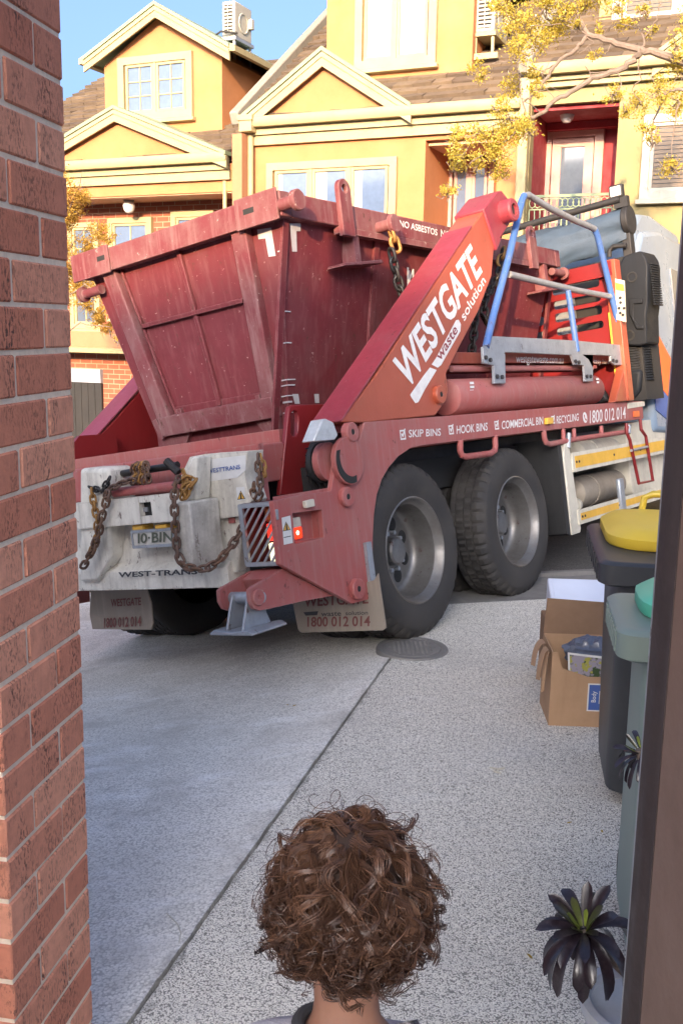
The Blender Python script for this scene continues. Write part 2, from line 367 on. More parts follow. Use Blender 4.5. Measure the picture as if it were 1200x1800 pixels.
m_pink = weathered('pink_door', (0.50, 0.30, 0.26), (0.45, 0.28, 0.25), 0.2, 0.5, 0, 0.1)
m_terra = weathered('terracotta_render', (0.40, 0.19, 0.10), (0.36, 0.2, 0.12), 0.3, 0.85, 0, 0.1, scale=2)
m_soffit = weathered('soffit_board', (0.55, 0.33, 0.20), (0.5, 0.33, 0.2), 0.2, 0.8, 0, 0)
m_housebrick = brickmat('house_brick', (0.32, 0.10, 0.055), (0.23, 0.07, 0.045), (0.38, 0.28, 0.19))
m_glass = plain('window_glass', (0.11, 0.16, 0.26), 0.06, 0.0, spec=1.0)  # bluish base colour paints the reflected sky into the panes
m_glassdark = plain('dark_window_glass', (0.10, 0.13, 0.18), 0.05, 0.0, spec=1.0)
m_blind = plain('pale_curtain', (0.30, 0.33, 0.38), 0.8)
m_slat = plain('brown_slats', (0.16, 0.125, 0.095), 0.7)
m_tiles = tinted('roof_tile', [(0.085, 0.062, 0.045), (0.14, 0.10, 0.07), (0.135, 0.115, 0.09), (0.19, 0.14, 0.09)], 0.85, 30, 0.3, 0.4)
m_acw = weathered('ac_casing', (0.40, 0.38, 0.32), (0.5, 0.48, 0.42), 0.3, 0.5, 0, 0.1)
m_dark = plain('dark_void', (0.02, 0.02, 0.02), 0.8)
m_brick = tinted('pillar_brick', [(0.56, 0.20, 0.125), (0.72, 0.32, 0.20), (0.66, 0.26, 0.165), (0.46, 0.18, 0.13), (0.76, 0.36, 0.24)], 0.9, 110, 0.7, 0.35, pits=True)
m_mortar = weathered('sandy_mortar', (0.84, 0.72, 0.58), (0.5, 0.42, 0.33), 0.4, 0.95, 0, 0, scale=40, bmp=1.0)
m_wallbrick = brickmat('garage_brick', (0.30, 0.10, 0.07), (0.24, 0.08, 0.055), (0.45, 0.41, 0.35))
m_slab = aggregate('driveway_slab_aggregate', (0.86, 0.83, 0.76), (0.70, 0.67, 0.61), (0.24, 0.225, 0.20), 120, 0.55, (0.46, 0.43, 0.38), 0.55, 0.5)
m_path = aggregate('exposed_aggregate', (0.84, 0.80, 0.71), (0.64, 0.60, 0.52), (0.07, 0.064, 0.055), 210, 0.8, (0.46, 0.44, 0.41), 0.2, 0.5)
m_asphalt = aggregate('lane_asphalt', (0.11, 0.105, 0.10), (0.06, 0.058, 0.056), (0.03, 0.03, 0.03), 90, 0.6, (0.08, 0.075, 0.07), 0.4)
m_leaf = leafmat('golden_foliage', [(0.46, 0.37, 0.04), (0.72, 0.54, 0.06), (0.76, 0.5, 0.07), (0.62, 0.52, 0.12)])
m_leaf2 = leafmat('amber_foliage', [(0.38, 0.25, 0.04), (0.54, 0.35, 0.055), (0.58, 0.38, 0.08)])
m_bark = weathered('grey_bark', (0.20, 0.155, 0.125), (0.1, 0.08, 0.07), 0.5, 0.9, 0, 0.3, scale=15, bmp=0.8)
# ================================================================== THE SETTING
J0 = Vector((-0.519, 2.245)); JD = Vector((0.2656, 0.9641)); JR = Vector((0.9641, -0.2656))
def hgt(s, t):
    k = 0.07 + 0.135 * max(0, min(1, (t + 0.3) / 3.2))
    z = 0.0
    if s < 0:
        g = -s if s > -2.6 else 2.6 + min(1.8, (-s - 2.6) * 0.2)
        z -= k * g
    z -= 0.035 * max(0, min(12, t - 6.0))
    return z
def st(s, t, dz=0.0):
    p = J0 + JR * s + JD * t; return (p.x, p.y, hgt(s, t) + dz)
def sheet(name, s0, s1, t0, t1, dz, mt, ns=30, nt_=60, thick=0.0):
    m = M(); vs = []
    for i in range(ns + 1):
        s = s0 + (s1 - s0) * i / ns; a = t0(s) if callable(t0) else t0; b = t1(s) if callable(t1) else t1
        for j in range(nt_ + 1):
            t_ = a + (b - a) * j / nt_; jit = (noise.noise(Vector((t_ * 9, s0, 2))) * .005 + noise.noise(Vector((t_ * 31, s0, 5))) * .003) if abs(s) < .02 else 0
            vs.append(st(s + jit, t_, dz))
    m.add(vs, [(i * (nt_ + 1) + j, (i + 1) * (nt_ + 1) + j, (i + 1) * (nt_ + 1) + j + 1, i * (nt_ + 1) + j + 1) for i in range(ns) for j in range(nt_)])
    if thick:
        n = len(m.v); edge = [i * (nt_ + 1) for i in range(ns + 1)] + [ns * (nt_ + 1) + j for j in range(nt_ + 1)] + [i * (nt_ + 1) + nt_ for i in range(ns, -1, -1)] + list(range(nt_, -1, -1))
        low = [(m.v[i][0], m.v[i][1], m.v[i][2] - thick) for i in edge]; m.v += low
        for k in range(len(edge) - 1): m.f.append((edge[k], edge[k + 1], n + k + 1, n + k)); m.c.append(0.5)
    o = obj(name, m, mt, smooth=60, recalc=False); o['kind'] = 'structure'; return o
sheet('ground', -60, 60, -25, 90, -0.3, m_asphalt, 100, 100)
sheet('lane', -9, 12, 4.2, 26, -0.03, m_asphalt, 60, 60)
edge_t = lambda s: 4.08 + 0.56 * s
edge_g = lambda s: edge_t(s) + 0.68
sheet('driveway', -9, -0.007, -2.0, 6.4, 0.0, m_slab, 40, 400, 0.05)
sheet('footpath', 0.007, 5.0, -2.0, edge_t, 0.0, m_path, 20, 400, 0.05)
m_gut = weathered('gutter_concrete', (0.19, 0.18, 0.17), (0.09, 0.085, 0.08), 0.6, 0.85, 0, 0.2, scale=6)
sheet('gutter_strip', 0.0, 5.0, lambda s: edge_t(s) + 0.012, edge_g, -0.012, m_gut, 20, 6, 0.05)
sheet('gutter_edge', 0.0, 5.0, edge_g, lambda s: edge_g(s) + 0.06, 0.02, m_gut, 20, 2, 0.08)
# manhole cover
c = gz(724, 1141, 0); m = M()
m.lathe([(0.0, 0.014), (0.155, 0.014), (0.157, 0.009), (0.163, 0.009), (0.165, 0.014), (0.195, 0.014), (0.2, 0.004), (0.2, -0.03)], (0, 0, 0), (0, 0, 1), 48)
for i in range(-5, 6):
    for j in range(-5, 6):
        if (i * i + j * j) < 26: m.box(i * .025 - .006, i * .025 + .006, j * .025 - .006, j * .025 + .006, 0.013, 0.0175)
m_iron = weathered('cast_iron', (0.21, 0.20, 0.19), (0.28, 0.26, 0.24), 0.6, 0.7, 0.2, 0, scale=10)
mh = obj('manhole_cover', m, m_iron, frame=Matrix.Translation((c.x, c.y, -0.004)), origin=(c.x, c.y, 0)); tag(mh, 'round grey iron manhole cover set in the pavement beside the rear truck wheel', 'manhole cover')
# a few twigs and leaf scraps
def twig(pts, label, r=0.0016):
    P = []
    for p in pts:
        q = gz(*p); d = Vector((q.x, q.y)) - J0; P.append((q.x, q.y, hgt(d.dot(JR), d.dot(JD)) + 0.004))
    m = M().tube(P, r, 5); tag(obj('twig', m, m_guard, origin=P[0]), label, 'twig', None)
twig([(293, 1600), (312, 1622), (318, 1640), (315, 1657)], 'thin pale curved twig on the driveway slab near the joint')
twig([(860, 1350), (874, 1353), (886, 1351)], 'tiny dry twig lying alone in the middle of the pale path', 0.003)
twig([(866, 1357), (880, 1360)], 'short dark leaf stalk just below the tiny twig on the pale path', 0.003)
def leaf(px, py, a, sz, label):
    q = gz(px, py); m = M(); ca, sa = math.cos(a), math.sin(a)
    pr = [(-1, 0, 0), (-.4, .32, .12), (.3, .28, .16), (1, 0, .05), (.3, -.28, .14), (-.4, -.32, .1), (0, 0, .02)]
    vs = [((x * ca - y * sa) * sz, (x * sa + y * ca) * sz, 0.004 + z * sz) for x, y, z in pr]
    m.add(vs, [(6, i, (i + 1) % 6) for i in range(6)])
    d = Vector((q.x, q.y)) - J0; z = hgt(d.dot(JR), d.dot(JD))
    tag(obj('fallen_leaf', m, m_leaf2, frame=Matrix.Translation((q.x, q.y, z)), origin=(q.x, q.y, z), smooth=60), label, 'leaf', 'fallen leaves on the paving')
leaf(1000, 1448, .4, .012, 'small tan fallen leaf on the pale path below the black wheelie bin')
leaf(1057, 1463, 1.4, .012, 'small brown fallen leaf beside the dark door frame on the path')
leaf(944, 1142, .1, .02, 'flat olive leaf on the path left of the torn cardboard carton')
leaf(930, 1683, 2.0, .014, 'curled yellow fallen leaf left of the dark succulent')
leaf(518, 1222, .8, .014, 'rusty brown leaf scrap on the grey driveway behind the truck')
leaf(505, 1218, 2.5, .010, 'smaller brown leaf scrap next to the rusty one on the driveway')

# ------------------------------------------------------------------ garage the photograph is taken from
D2 = Vector((0.17, 0.985)); D2.normalize(); ang = math.atan2(-D2.x, D2.y)     # pillar runs along D2
PC = Vector((-0.27 * 2.07, 2.07))                                                # far right corner of the pillar
PF = at(PC.x, PC.y, 0, ang)                                                    # local x: to the right, y: away
brk = M(); mor = M(); rb = random.Random(3)
W_, D_ = 0.35, 0.35
mor.box(-W_ + .005, -.004, -D_ + .004, -.004, -0.3, 3.4)
def brick(m, x0, x1, y0, y1, z0, z1):
    j = lambda a: a + rb.uniform(-.0012, .0012)
    a, b_, c_, d, e, f_ = j(x0), j(x1), j(y0), j(y1), j(z0), j(z1); k = .0035; t = rb.random()
    vs = []; fs = []
    for zz, ins in ((e, k), (e + k, 0), (f_ - k, 0), (f_, k)):
        vs += [(a + ins, c_ + k, zz), (a + k, c_ + ins, zz), (b_ - k, c_ + ins, zz), (b_ - ins, c_ + k, zz), (b_ - ins, d - k, zz), (b_ - k, d - ins, zz), (a + k, d - ins, zz), (a + ins, d - k, zz)]
    for L in range(3):
        for i in range(8): fs.append((L * 8 + i, L * 8 + (i + 1) % 8, L * 8 + 8 + (i + 1) % 8, L * 8 + 8 + i))
    fs += [tuple(range(7, -1, -1)), tuple(range(24, 32))]
    m.add(vs, fs, t)
z = -0.28; i = 0
while z < 3.35:
    a = -D_; zz = z + .076
    if i % 2 == 0:
        brick(brk, -.11, 0, -.23, 0, z, zz); brick(brk, -.23, 0, -D_, -.24, z, zz); brick(brk, -W_, -.12, -.11, 0, z, zz); brick(brk, -W_, -.24, -D_, -.12, z, zz)
    else:
        brick(brk, -.23, 0, -.11, 0, z, zz); brick(brk, -.11, 0, -D_, -.12, z, zz); brick(brk, -W_, -.24, -.23, 0, z, zz); brick(brk, -W_, -.12, -D_, -.24, z, zz)
    z += .086; i += 1
pil = thing('brick_pillar', 'red textured brick pillar with sandy mortar at the left of the doorway', 'pillar', at(PC.x, PC.y, 0, ang))
obj('brickwork', brk, m_brick, pil, frame=PF, smooth=0)
obj('mortar', mor, m_mortar, pil, frame=PF, smooth=0)
m_jamb0 = weathered('brown_lintel', (0.20, 0.12, 0.085), (0.12, 0.08, 0.06), 0.4, 0.5)
gar = thing('garage_building', 'brick entrance porch around the doorway, mostly behind the camera', 'building', at(0, 0, 0, 0))
g = M(); g.box(-4.5, -W_ - .003, -.25, -.02, -1.2, 2.6); obj('wall', g, m_wallbrick, gar, frame=PF)
g = M(); g.box(0.62, 3.0, 0.98, 1.2, -.3, 2.6); obj('wall', g, m_wallbrick, gar)
g = M(); g.box(-.62, .9, 1.0, 1.19, 2.605, 2.8); obj('lintel', g, m_jamb0, gar)
g = M(); g.box(-W_ + .02, -.06, -1.2, -W_ - .004, -.1, 2.6); obj('pillar_shade_wall', g, m_wallbrick, gar, frame=PF)  # unseen wall added to block light from the pillar's near face
g = M(); g.box(-3.0, 3.0, -8, 1.15, -.12, 0.006); obj('floor', g, m_gut, gar)
own = thing('shade_block', 'unseen tall brick block added far behind the camera to shade the driveway', 'building', at(0, -36, 0, 0))  # added out of view to keep direct sun off the driveway and truck
g = M(); g.box(-60, 60, -37.5, -35, -1.5, 12.6); obj('wall', g, m_wallbrick, own)
g = M(); g.prism([(-34.8, 12.6), (-36.1, 13.95), (-37.7, 12.6)], -60.3, 60.3, lambda p, t: (t, p[0], p[1])); obj('roof', g, m_verge, own)
# right door frame
df = thing('door_frame', 'dark brown steel door frame with black rubber seal at the right edge', 'door frame', at(0.45, 1.15, 0, 0))
m_jamb = weathered('brown_jamb', (0.20, 0.12, 0.085), (0.12, 0.08, 0.06), 0.4, 0.5, 0, 0.2, scale=4)
m_seal = weathered('dark_seal', (0.035, 0.022, 0.02), (0.12, 0.09, 0.08), 0.4, 0.6, 0, 0.3, scale=9)
g = M(); g.box(0.3905, 0.397, 1.200, 1.206, 0.0, 2.6); obj('edge_trim', g, m_galv, df)
g = M(); g.prism([(0.390, 1.199), (0.402, 1.199), (0.402, 1.131), (0.3905, 1.131), (0.3915, 1.145), (0.3875, 1.16), (0.3895, 1.18)], 0, 2.6, flatp); obj('rubber_seal', g, m_seal, df)
g = M(); g.box(0.4025, 0.60, 0.90, 1.198, 0, 2.6); g.box(0.391, 0.4023, 0.975, 1.130, 0, 2.6); obj('jamb', g, m_jamb, df, bevel=.002)
g = M(); g.box(0.387, 0.43, 0.94, 0.970, 0, 2.6); obj('inner_trim', g, m_galv, df, bevel=.003)

# ------------------------------------------------------------------ houses across the lane
def poly_px(pts, b): return [F(x, y, b) for x, y in pts]
def rectF(x0, y0, x1, y1, b):
    return F(x0, (y0 + y1) / 2, b)[0], F(x1, (y0 + y1) / 2, b)[0], F((x0 + x1) / 2, y1, b)[1], F((x0 + x1) / 2, y0, b)[1]
def window(h, u0, u1, z0, z1, b, lights=1, mun=(0, 0), trim=m_cream, case=0.09, glass=m_glass, blind=None, sill=True, gaps=None, curtain=None):
    f = M()
    f.prism([[(u0, z0), (u1, z0), (u1, z1), (u0, z1)], [(u0 + case, z0 + case), (u0 + case, z1 - case), (u1 - case, z1 - case), (u1 - case, z0 + case)]], b - .07, b + .02, wall)
    a0, a1, b0, b1 = u0 + case, u1 - case, z0 + case, z1 - case; n = lights; w = (a1 - a0) / n; pn = M()
    for i in range(n):
        x0, x1 = a0 + w * i, a0 + w * (i + 1); s = 0.045; gp = .025 if n > 1 else 0
        f.prism([[(x0 + gp, b0), (x1 - gp, b0), (x1 - gp, b1), (x0 + gp, b1)], [(x0 + gp + s, b0 + s), (x0 + gp + s, b1 - s), (x1 - gp - s, b1 - s), (x1 - gp - s, b0 + s)]], b - .045, b + .01, wall)
        if i: f.box(x0 - gp, x0 + gp, b - .055, b + .01, b0, b1)
        for k in range(1, mun[0]): xx = x0 + gp + s + (w - 2 * gp - 2 * s) * k / mun[0]; f.box(xx - .011, xx + .011, b - .032, b - .006, b0 + s, b1 - s)
        for k in range(1, mun[1]): zz = b0 + s + (b1 - b0 - 2 * s) * k / mun[1]; f.box(x0 + gp + s, x1 - gp - s, b - .031, b - .007, zz - .011, zz + .011)
    fr = obj('window', f, trim, h, frame=FAC, bevel=.004, smooth=30)
    pn.box(a0 + .02, a1 - .02, b - .015, b - .009, b0 + .02, b1 - .02); obj('pane', pn, glass, fr, frame=FAC)
    if curtain:
        for i in range(n):
            x0 = a0 + w * i; cu = M(); x1 = x0 + .07 + w * curtain[i % len(curtain)]; cu.prism([(x0 + .07, b - .0165), (x1, b - .0165), (x1, b - .0155), (x0 + .07, b - .0155)], b0 + .05, b1 - .05, lambda p, t: (p[0], p[1], t)); obj('curtain', cu, m_blind, fr, frame=FAC)
    if blind:
        bl = M(); z = b0 + .05; rr = random.Random(int(u0 * 100))
        while z < b1 - .06: bl.prism([(b - .028, z), (b - .018, z + .045), (b - .0165, z + .045), (b - .0265, z)], a0 + .05, a1 - .05, lambda p, t: (t, p[0], p[1])); z += .052
        obj('blind', bl, blind, fr, frame=FAC)
    if sill: sl = M(); sl.box(u0 - .04, u1 + .04, b - .11, b + .02, z0 - .06, z0 - .002); obj('sill', sl, trim, fr, frame=FAC, bevel=.006)
    return fr
def roof_tiles(h, u0, u1, b0, z0, pitch, length, seed=1, name='roof'):
    m = M(); r = random.Random(seed); ex = 0.235; ct, stn = math.cos(pitch), math.sin(pitch); n = int(length / ex)
    for i in range(n):
        d0 = i * ex; x = u0 - (0.15 if i % 2 else 0)
        while x < u1:
            w = 0.30; xa, xb = max(x, u0), min(x + w - .006, u1)
            if xb - xa > .03:
                j = r.uniform(-.012, .012); th = .06 + r.uniform(-.014, .014); d1 = d0 + ex + .03; dd = d0 + j
                P = lambda d, hh: (b0 + d * ct - hh * stn, z0 + d * stn + hh * ct)
                tilt = r.uniform(-.008, .008)
                vs = []
                for xx, tt in ((xa, tilt), (xb, -tilt)):
                    vs += [(xx,) + P(dd, -.01), (xx,) + P(dd, th + tt), (xx,) + P(d1, .012), (xx,) + P(d1, -.01)]
                t = min(1, max(0, 0.5 + 0.35 * noise.noise(Vector((x * .6, d0 * 1.2, seed))) + r.uniform(-.4, .4)))
                m.add(vs, [(0, 1, 2, 3), (4, 7, 6, 5), (0, 4, 5, 1), (1, 5, 6, 2), (2, 6, 7, 3), (3, 7, 4, 0)], t)
            x += w
    m.box(u0 + .01, u1 - .01, b0, b0 + .01, z0 - .05, z0 + .01)
    return obj(name, m, m_tiles, h, frame=FAC, smooth=0)
def gable(h, L, P, Rt, b, depth, wz, name='gable', ov=0.22, barge=0.17):
    # L, P, Rt: outer lower-left, peak, outer lower-right points of the barge board (u,z); wall behind down to wz
    (lu, lz), (pu, pz), (ru, rz) = L, P, Rt
    def chev(d0, d1):
        o = []
        for d in (d0, d1):
            sl = (pz - lz) / (pu - lu); sr = (pz - rz) / (ru - pu)
            vl = d * math.sqrt(1 + sl * sl); vr = d * math.sqrt(1 + sr * sr); vp = (vl + vr) / 2
            o.append([(lu, lz - vl), (pu, pz - vp), (ru, rz - vr)])
        return o[0] + o[1][::-1]
    w = M(); ir = 0.26
    w.prism([(lu + ir, wz), (ru - ir, wz), (ru - ir, max(wz + .01, rz - barge * .6)), (pu, pz - barge * .7), (lu + ir, max(wz + .01, lz - barge * .6))], b, b + depth, wall)
    g_ = obj(name, w, h['_wm'], h['_o'], frame=FAC)
    bb = M(); bb.prism(chev(0.035, 0.035 + barge), b - ov, b - ov + .035, wall); bb.prism(chev(0.045, 0.10), b - ov - .02, b - ov - .001, wall); obj('barge_board', bb, m_cream, g_, frame=FAC)
    cp = M(); cp.prism(chev(-0.02, 0.03), b - ov - .03, b + depth, wall); obj('cap_sheet', cp, m_green, g_, frame=FAC)
    return g_
def eave(h, u0, u1, b, z, trim=m_cream, fascia=.2):
    g_ = M()
    prof = [(0, 0), (-.02, -.02), (-.10, -.02), (-.125, .02), (-.13, .10), (-.115, .12), (-.10, .105), (-.10, .03), (-.03, 0.02), (-.02, .11), (0, .11)]
    g_.prism([(b + p[0], z + p[1]) for p in prof], u0, u1, lambda p, t: (t, p[0], p[1]))
    gt = obj('gutter', g_, trim, h, frame=FAC, smooth=50)
    f = M(); f.box(u0 + .01, u1 - .01, b + .002, b + .05, z - .03 - fascia * .45, z + .1); f.box(u0 + .01, u1 - .01, b + .05, b + .12, z - fascia * 1.3, z - .03 - fascia * .45 - .001); obj('fascia', f, trim, h, frame=FAC)
def hroot(name, label, u, b, z): 
    p = FAC @ Vector((u, b, z)); return thing(name, label, 'house', Matrix.Translation(p) @ FAC.to_3x3().to_4x4())

# ---- left house
h1 = hroot('town_house', 'apricot town house furthest left, two-casement dormer with glazing bars over a brick first floor', .6, 0, -1.3)
ul, ur = -3.2, F(408, 275)[0]
zg = F(300, 285)[1] - .05
p = M(); zb = F(250, 343)[1]
p.box(ul, ur, 0.0, .75, zb, zg - .02); obj('wall', p, m_stucco, h1, frame=FAC)
p = M(); p.box(ul, ur + .02, .72, .95, -2.5, zb + .06); obj('brick_wall', p, m_housebrick, h1, frame=FAC)
p = M(); p.box(ul, ur - .02, .03, .72, zb - .02, zb - .001); obj('soffit', p, m_soffit, h1, frame=FAC)
p = M(); zt, z0_ = F(160, 583, .3)[1], F(160, 611, .3)[1]
p.box(ul, ur, .30, .72, z0_, zt); obj('render_band', p, m_terra, h1, frame=FAC)
p = M(); p.box(ul, ur, .22, .72, z0_ - .09, z0_ - .001); obj('ledge', p, m_cream, h1, frame=FAC, bevel=.01)
p = M(); p.box(ur - .16, ur - .1, -.03, .03, -1.3, zg - .1); obj('downpipe', p, m_cream, h1, frame=FAC, bevel=.02)
eave(h1, ul, ur, -.12, zg)
for q, kw in (((127, 392, 179, 578), dict(mun=(2, 5), case=.08)), ((196, 383, 272, 560), dict(mun=(2, 4))), ((306, 372, 380, 560), dict(mun=(2, 4)))):
    u0, u1, z0, z1 = rectF(*q, .72); window(h1, u0, u1, z0, z1, .70, glass=m_glassdark if q[0] == 127 else m_glass, **kw)
u0, u1, z0, z1 = rectF(90, 672, 183, 760, .72); p = M(); p.box(u0, u1, .66, .72, z0 - 1.2, z1)
for k in range(1, 8): p.box(u0 + (u1 - u0) * k / 8 - .01, u0 + (u1 - u0) * k / 8 + .01, .65, .67, z0 - 1.2, z1)
obj('garage_door', p, m_black, h1, frame=FAC)
p = M(); z2 = F(150, 648, .72)[1]; p.box(u0, u1, .64, .72, z1 + .01, z2); obj('lintel', p, m_blind, h1, frame=FAC)
H = {'_wm': m_stucco, '_o': h1}
gable(H, F(88, 262, -.1), F(208, 190, -.1), F(404, 270, -.1), -.10, 1.1, zg + .05, ov=.12)
pit = R_(30)
roof_tiles(h1, ul, ur, -.12, zg + .08, pit, 5.0, 3)
# dormer
bd = .8
Lp, Pp, Rp = F(148, 103, bd - .2), F(273, 5, bd - .2), F(404, 80, bd - .2)
gb = gable(H, Lp, Pp, Rp, bd, 3.2, zg + .3, name='dormer', barge=.16)
for sgn, E_ in ((-1, Lp), (1, Rp)):
    gg = M(); u = E_[0]; z = E_[1] - .08
    gg.prism([(u, z), (u, z + .09), (u + sgn * .03, z + .11), (u + sgn * .1, z + .08), (u + sgn * .1, z - .01)], bd - .22, bd + 2.2, lambda p, t: (p[0], t, p[1])); obj('dormer_gutter', gg, m_cream, gb, frame=FAC)
u0, u1, z0, z1 = rectF(211, 97, 341, 211, bd); window(h1, u0, u1, z0, z1, bd, 2, (2, 3), case=.12)
# neighbour's roof beyond the left house
p = M()
# ---- middle house
h2 = hroot('town_house', 'apricot town house in the middle with triple window, small gable and recessed balcony', 4.6, 0, -1.0)
ml, mr = F(427, 240)[0], F(914, 175)[0]
zg2 = F(650, 206)[1] - .04
u0, u1, z0, z1 = rectF(745, 243, 872, 440, 0)
p = M(); p.prism([[(ml, -2.5), (mr, -2.5), (mr, zg2), (ml, zg2)], [(u0, z0), (u0, z1), (u1, z1), (u1, z0)]], 0, .22, wall); obj('wall', p, m_stucco, h2, frame=FAC)
p = M(); p.box(u0 - .01, u1 + .01, 1.25, 1.3, z0 - .1, z1 + .1); p.box(u0 - .06, u0 - .003, .22, 1.25, z0 - .1, z1 + .1); p.box(u1 + .003, u1 + .06, .22, 1.25, z0 - .1, z1 + .1); p.box(u0, u1, .22, 1.25, z0 - .1, z0)
obj('balcony_recess', p, m_stucco, h2, frame=FAC)
p = M(); p.box(u0 + .01, u1 - .01, .1, 1.25, z1 - .06, z1 - .003); obj('soffit', p, m_soffit, h2, frame=FAC)
a0, a1, c0, c1 = rectF(785, 280, 868, 440, 1.2); window(h2, a0, a1, c0, c1, 1.2, 2, (0, 0), trim=m_pink, glass=m_glass, sill=False)
q0, q1, c0, c1 = rectF(757, 280, 782, 440, 1.2); p = M(); p.box(q0, q1, 1.17, 1.24, c0, c1); obj('shutter_panel', p, m_soffit, h2, frame=FAC, bevel=.01)
eave(h2, ml + .15, mr + .05, -.12, zg2)
p = M(); r0 = F(424, 207, -.2); r1 = F(446, 232, -.2); p.box(r0[0], r1[0], -.28, .0, r1[1], r0[1]); p.box(r0[0] - .02, r1[0] + .02, -.3, .0, r0[1] - .06, r0[1] - .005 + .03); obj('rain_head', p, m_cream, h2, frame=FAC, bevel=.01)
p = M(); p.tube([((r0[0] + r1[0]) / 2, -.1, r1[1]), ((r0[0] + r1[0]) / 2, -.1, -1.5)], .045, 12); obj('downpipe', p, m_cream, h2, frame=FAC)
p = M(); f0, f1 = F(408, 240, -.3)[0], F(425, 240, -.3)[0]; p.box(f0, f1, -.3, .9, -2.5, zg2 - .12); obj('party_wall', p, m_terra, h2, frame=FAC)
u0, u1, z0, z1 = rectF(471, 282, 698, 395, 0); window(h2, u0, u1, z0 - .35, z1, 0, 3, case=.11, curtain=(.12, .3, .2))
H = {'_wm': m_stucco, '_o': h2}
gable(H, F(432, 207, -.1), F(572, 88, -.1), F(727, 187, -.1), -.10, 1.75, zg2 + .1, barge=.17, ov=.12)
pit2 = R_(35)
roof_tiles(h2, ml, mr - .02, -.12, zg2 + .09, pit2, 5.6, 5)
def verge(h, u, b0, z0, pitch, length, w=.16, mt=m_verge, hh=.14):
    p = M(); ct, sn = math.cos(pitch), math.sin(pitch)
    p.prism([(b0, z0 - .06), (b0 + length * ct, z0 + length * sn - .06), (b0 + length * ct - hh * sn, z0 + length * sn + hh * ct), (b0 - hh * sn, z0 + hh * ct)], u - w / 2, u + w / 2, lambda q, t: (t, q[0], q[1]))
    return obj('verge', p, mt, h, frame=FAC, bevel=.02)
verge(h2, ml - .04, -.15, zg2 + .09, pit2, 6.2, w=.15)
verge(h1, -1.05, .3, zg + .35, pit, 4.5, w=.16)
bd = .75
z_d = F(700, 118, bd)[1] - .1; a, bq = F(573, 60, bd)[0], F(832, 60, bd)[0]; zp = z_d + 2.9
Lp, Pp, Rp = (a - .25, z_d + 1.55), ((a + bq) / 2, z_d + 3.0), (bq + .25, z_d + 1.55)
gable(H, Lp, Pp, Rp, bd, 3.6, z_d - .6, name='dormer', barge=.17)
u0, u1, z0, z1 = rectF(626, -30, 769, 119, bd); window(h2, u0, u1, z0, z0 + 1.35, bd, 2, case=.12, curtain=(.62, .5))
# ---- right house
h3 = hroot('town_house', 'pale yellow town house at the right with crimson balcony recess and pink framed door', 8.6, 0, -.8)
zl, zr3 = mr + .12, 13.5
zg3 = F(1030, 112)[1] - .12
u0, u1, z0, z1 = rectF(922, 181, 1079, 470, 0)
u0 = zl + .04
p = M(); p.prism([[(zl, -2.5), (zr3, -2.5), (zr3, zg3), (zl, zg3)], [(u0, z0), (u0, z1), (u1, z1), (u1, z0)]], 0, .2, wall); obj('wall', p, m_stucco3, h3, frame=FAC)
p = M(); p.box(u0 - .01, u1 + .01, 1.1, 1.15, z0 - .1, z1 + .1); p.box(u0 - .06, u0 - .003, .2, 1.1, z0 - .1, z1 + .1); p.box(u1 + .003, u1 + .06, .2, 1.1, z0 - .1, z1 + .1); p.box(u0, u1, .2, 1.1, z0 - .1, z0 - .002)
obj('balcony_recess', p, m_redwall, h3, frame=FAC)
p = M(); p.box(u0 + .01, u1 - .01, .1, 1.1, z1 - .06, z1 - .003); p.box(u0 + .01, u1 - .01, .9, 1.09, z1 - .16, z1 - .065); obj('soffit', p, m_redwall, h3, frame=FAC)
d0, d1, e0, e1 = rectF(950, 226, 1056, 470, 1.1)
p = M(); p.prism([[(d0, e0), (d1, e0), (d1, e1), (d0, e1)], [(d0 + .13, e0 + .02), (d0 + .13, e1 - .13), (d1 - .13, e1 - .13), (d1 - .13, e0 + .02)]], 1.03, 1.1, wall); dr = obj('door_frame', p, m_pink, h3, frame=FAC, bevel=.008)
p = M(); p.prism([[(d0 + .14, e0 + .02), (d1 - .14, e0 + .02), (d1 - .14, e1 - .14), (d0 + .14, e1 - .14)], [(d0 + .27, e0 + .5), (d0 + .27, e1 - .26), (d1 - .27, e1 - .26), (d1 - .27, e0 + .5)]], 1.05, 1.09, wall); dd = obj('balcony_door', p, m_pink, h3, frame=FAC, bevel=.006)
p = M(); p.box(d0 + .26, d1 - .26, 1.075, 1.085, e0 + .49, e1 - .25); obj('pane', p, m_glassdark, dd, frame=FAC)
# balustrade
p = M(); rz1 = F(1000, 340)[1]; rz0 = rz1 - .95; ra, rb_ = u0 + .02, u1 - .02
p.box(ra, rb_, .05, .09, rz1 - .035, rz1); p.box(ra, rb_, .055, .085, rz1 - .2, rz1 - .18); p.box(ra, rb_, .055, .085, rz0, rz0 + .02)
n = 15
for k in range(n + 1): x = ra + (rb_ - ra) * k / n; p.box(x - .008, x + .008, .06, .08, rz0, rz1 - .2)
for k in range(n): x = ra + (rb_ - ra) * (k + .5) / n; p.tube([(x + .045 * math.cos(q * .7854), .07, rz1 - .108 + .06 * math.sin(q * .7854)) for q in range(8)], .008, 6, closed=True)
obj('balustrade', p, m_green, h3, frame=FAC)
eave(h3, zl + .02, zr3, -.14, zg3, fascia=.12)
p = M(); x = (F(910, 250, -.12)[0] + F(926, 250, -.12)[0]) / 2; p.box(x - .07, x + .07, -.16, -.02, -1.2, zg3 - .02); obj('downpipe', p, m_cream, h3, frame=FAC, bevel=.02)
verge(h3, zl - .05, -.1, zg3 + .1, pit2, 6.0, w=.2)
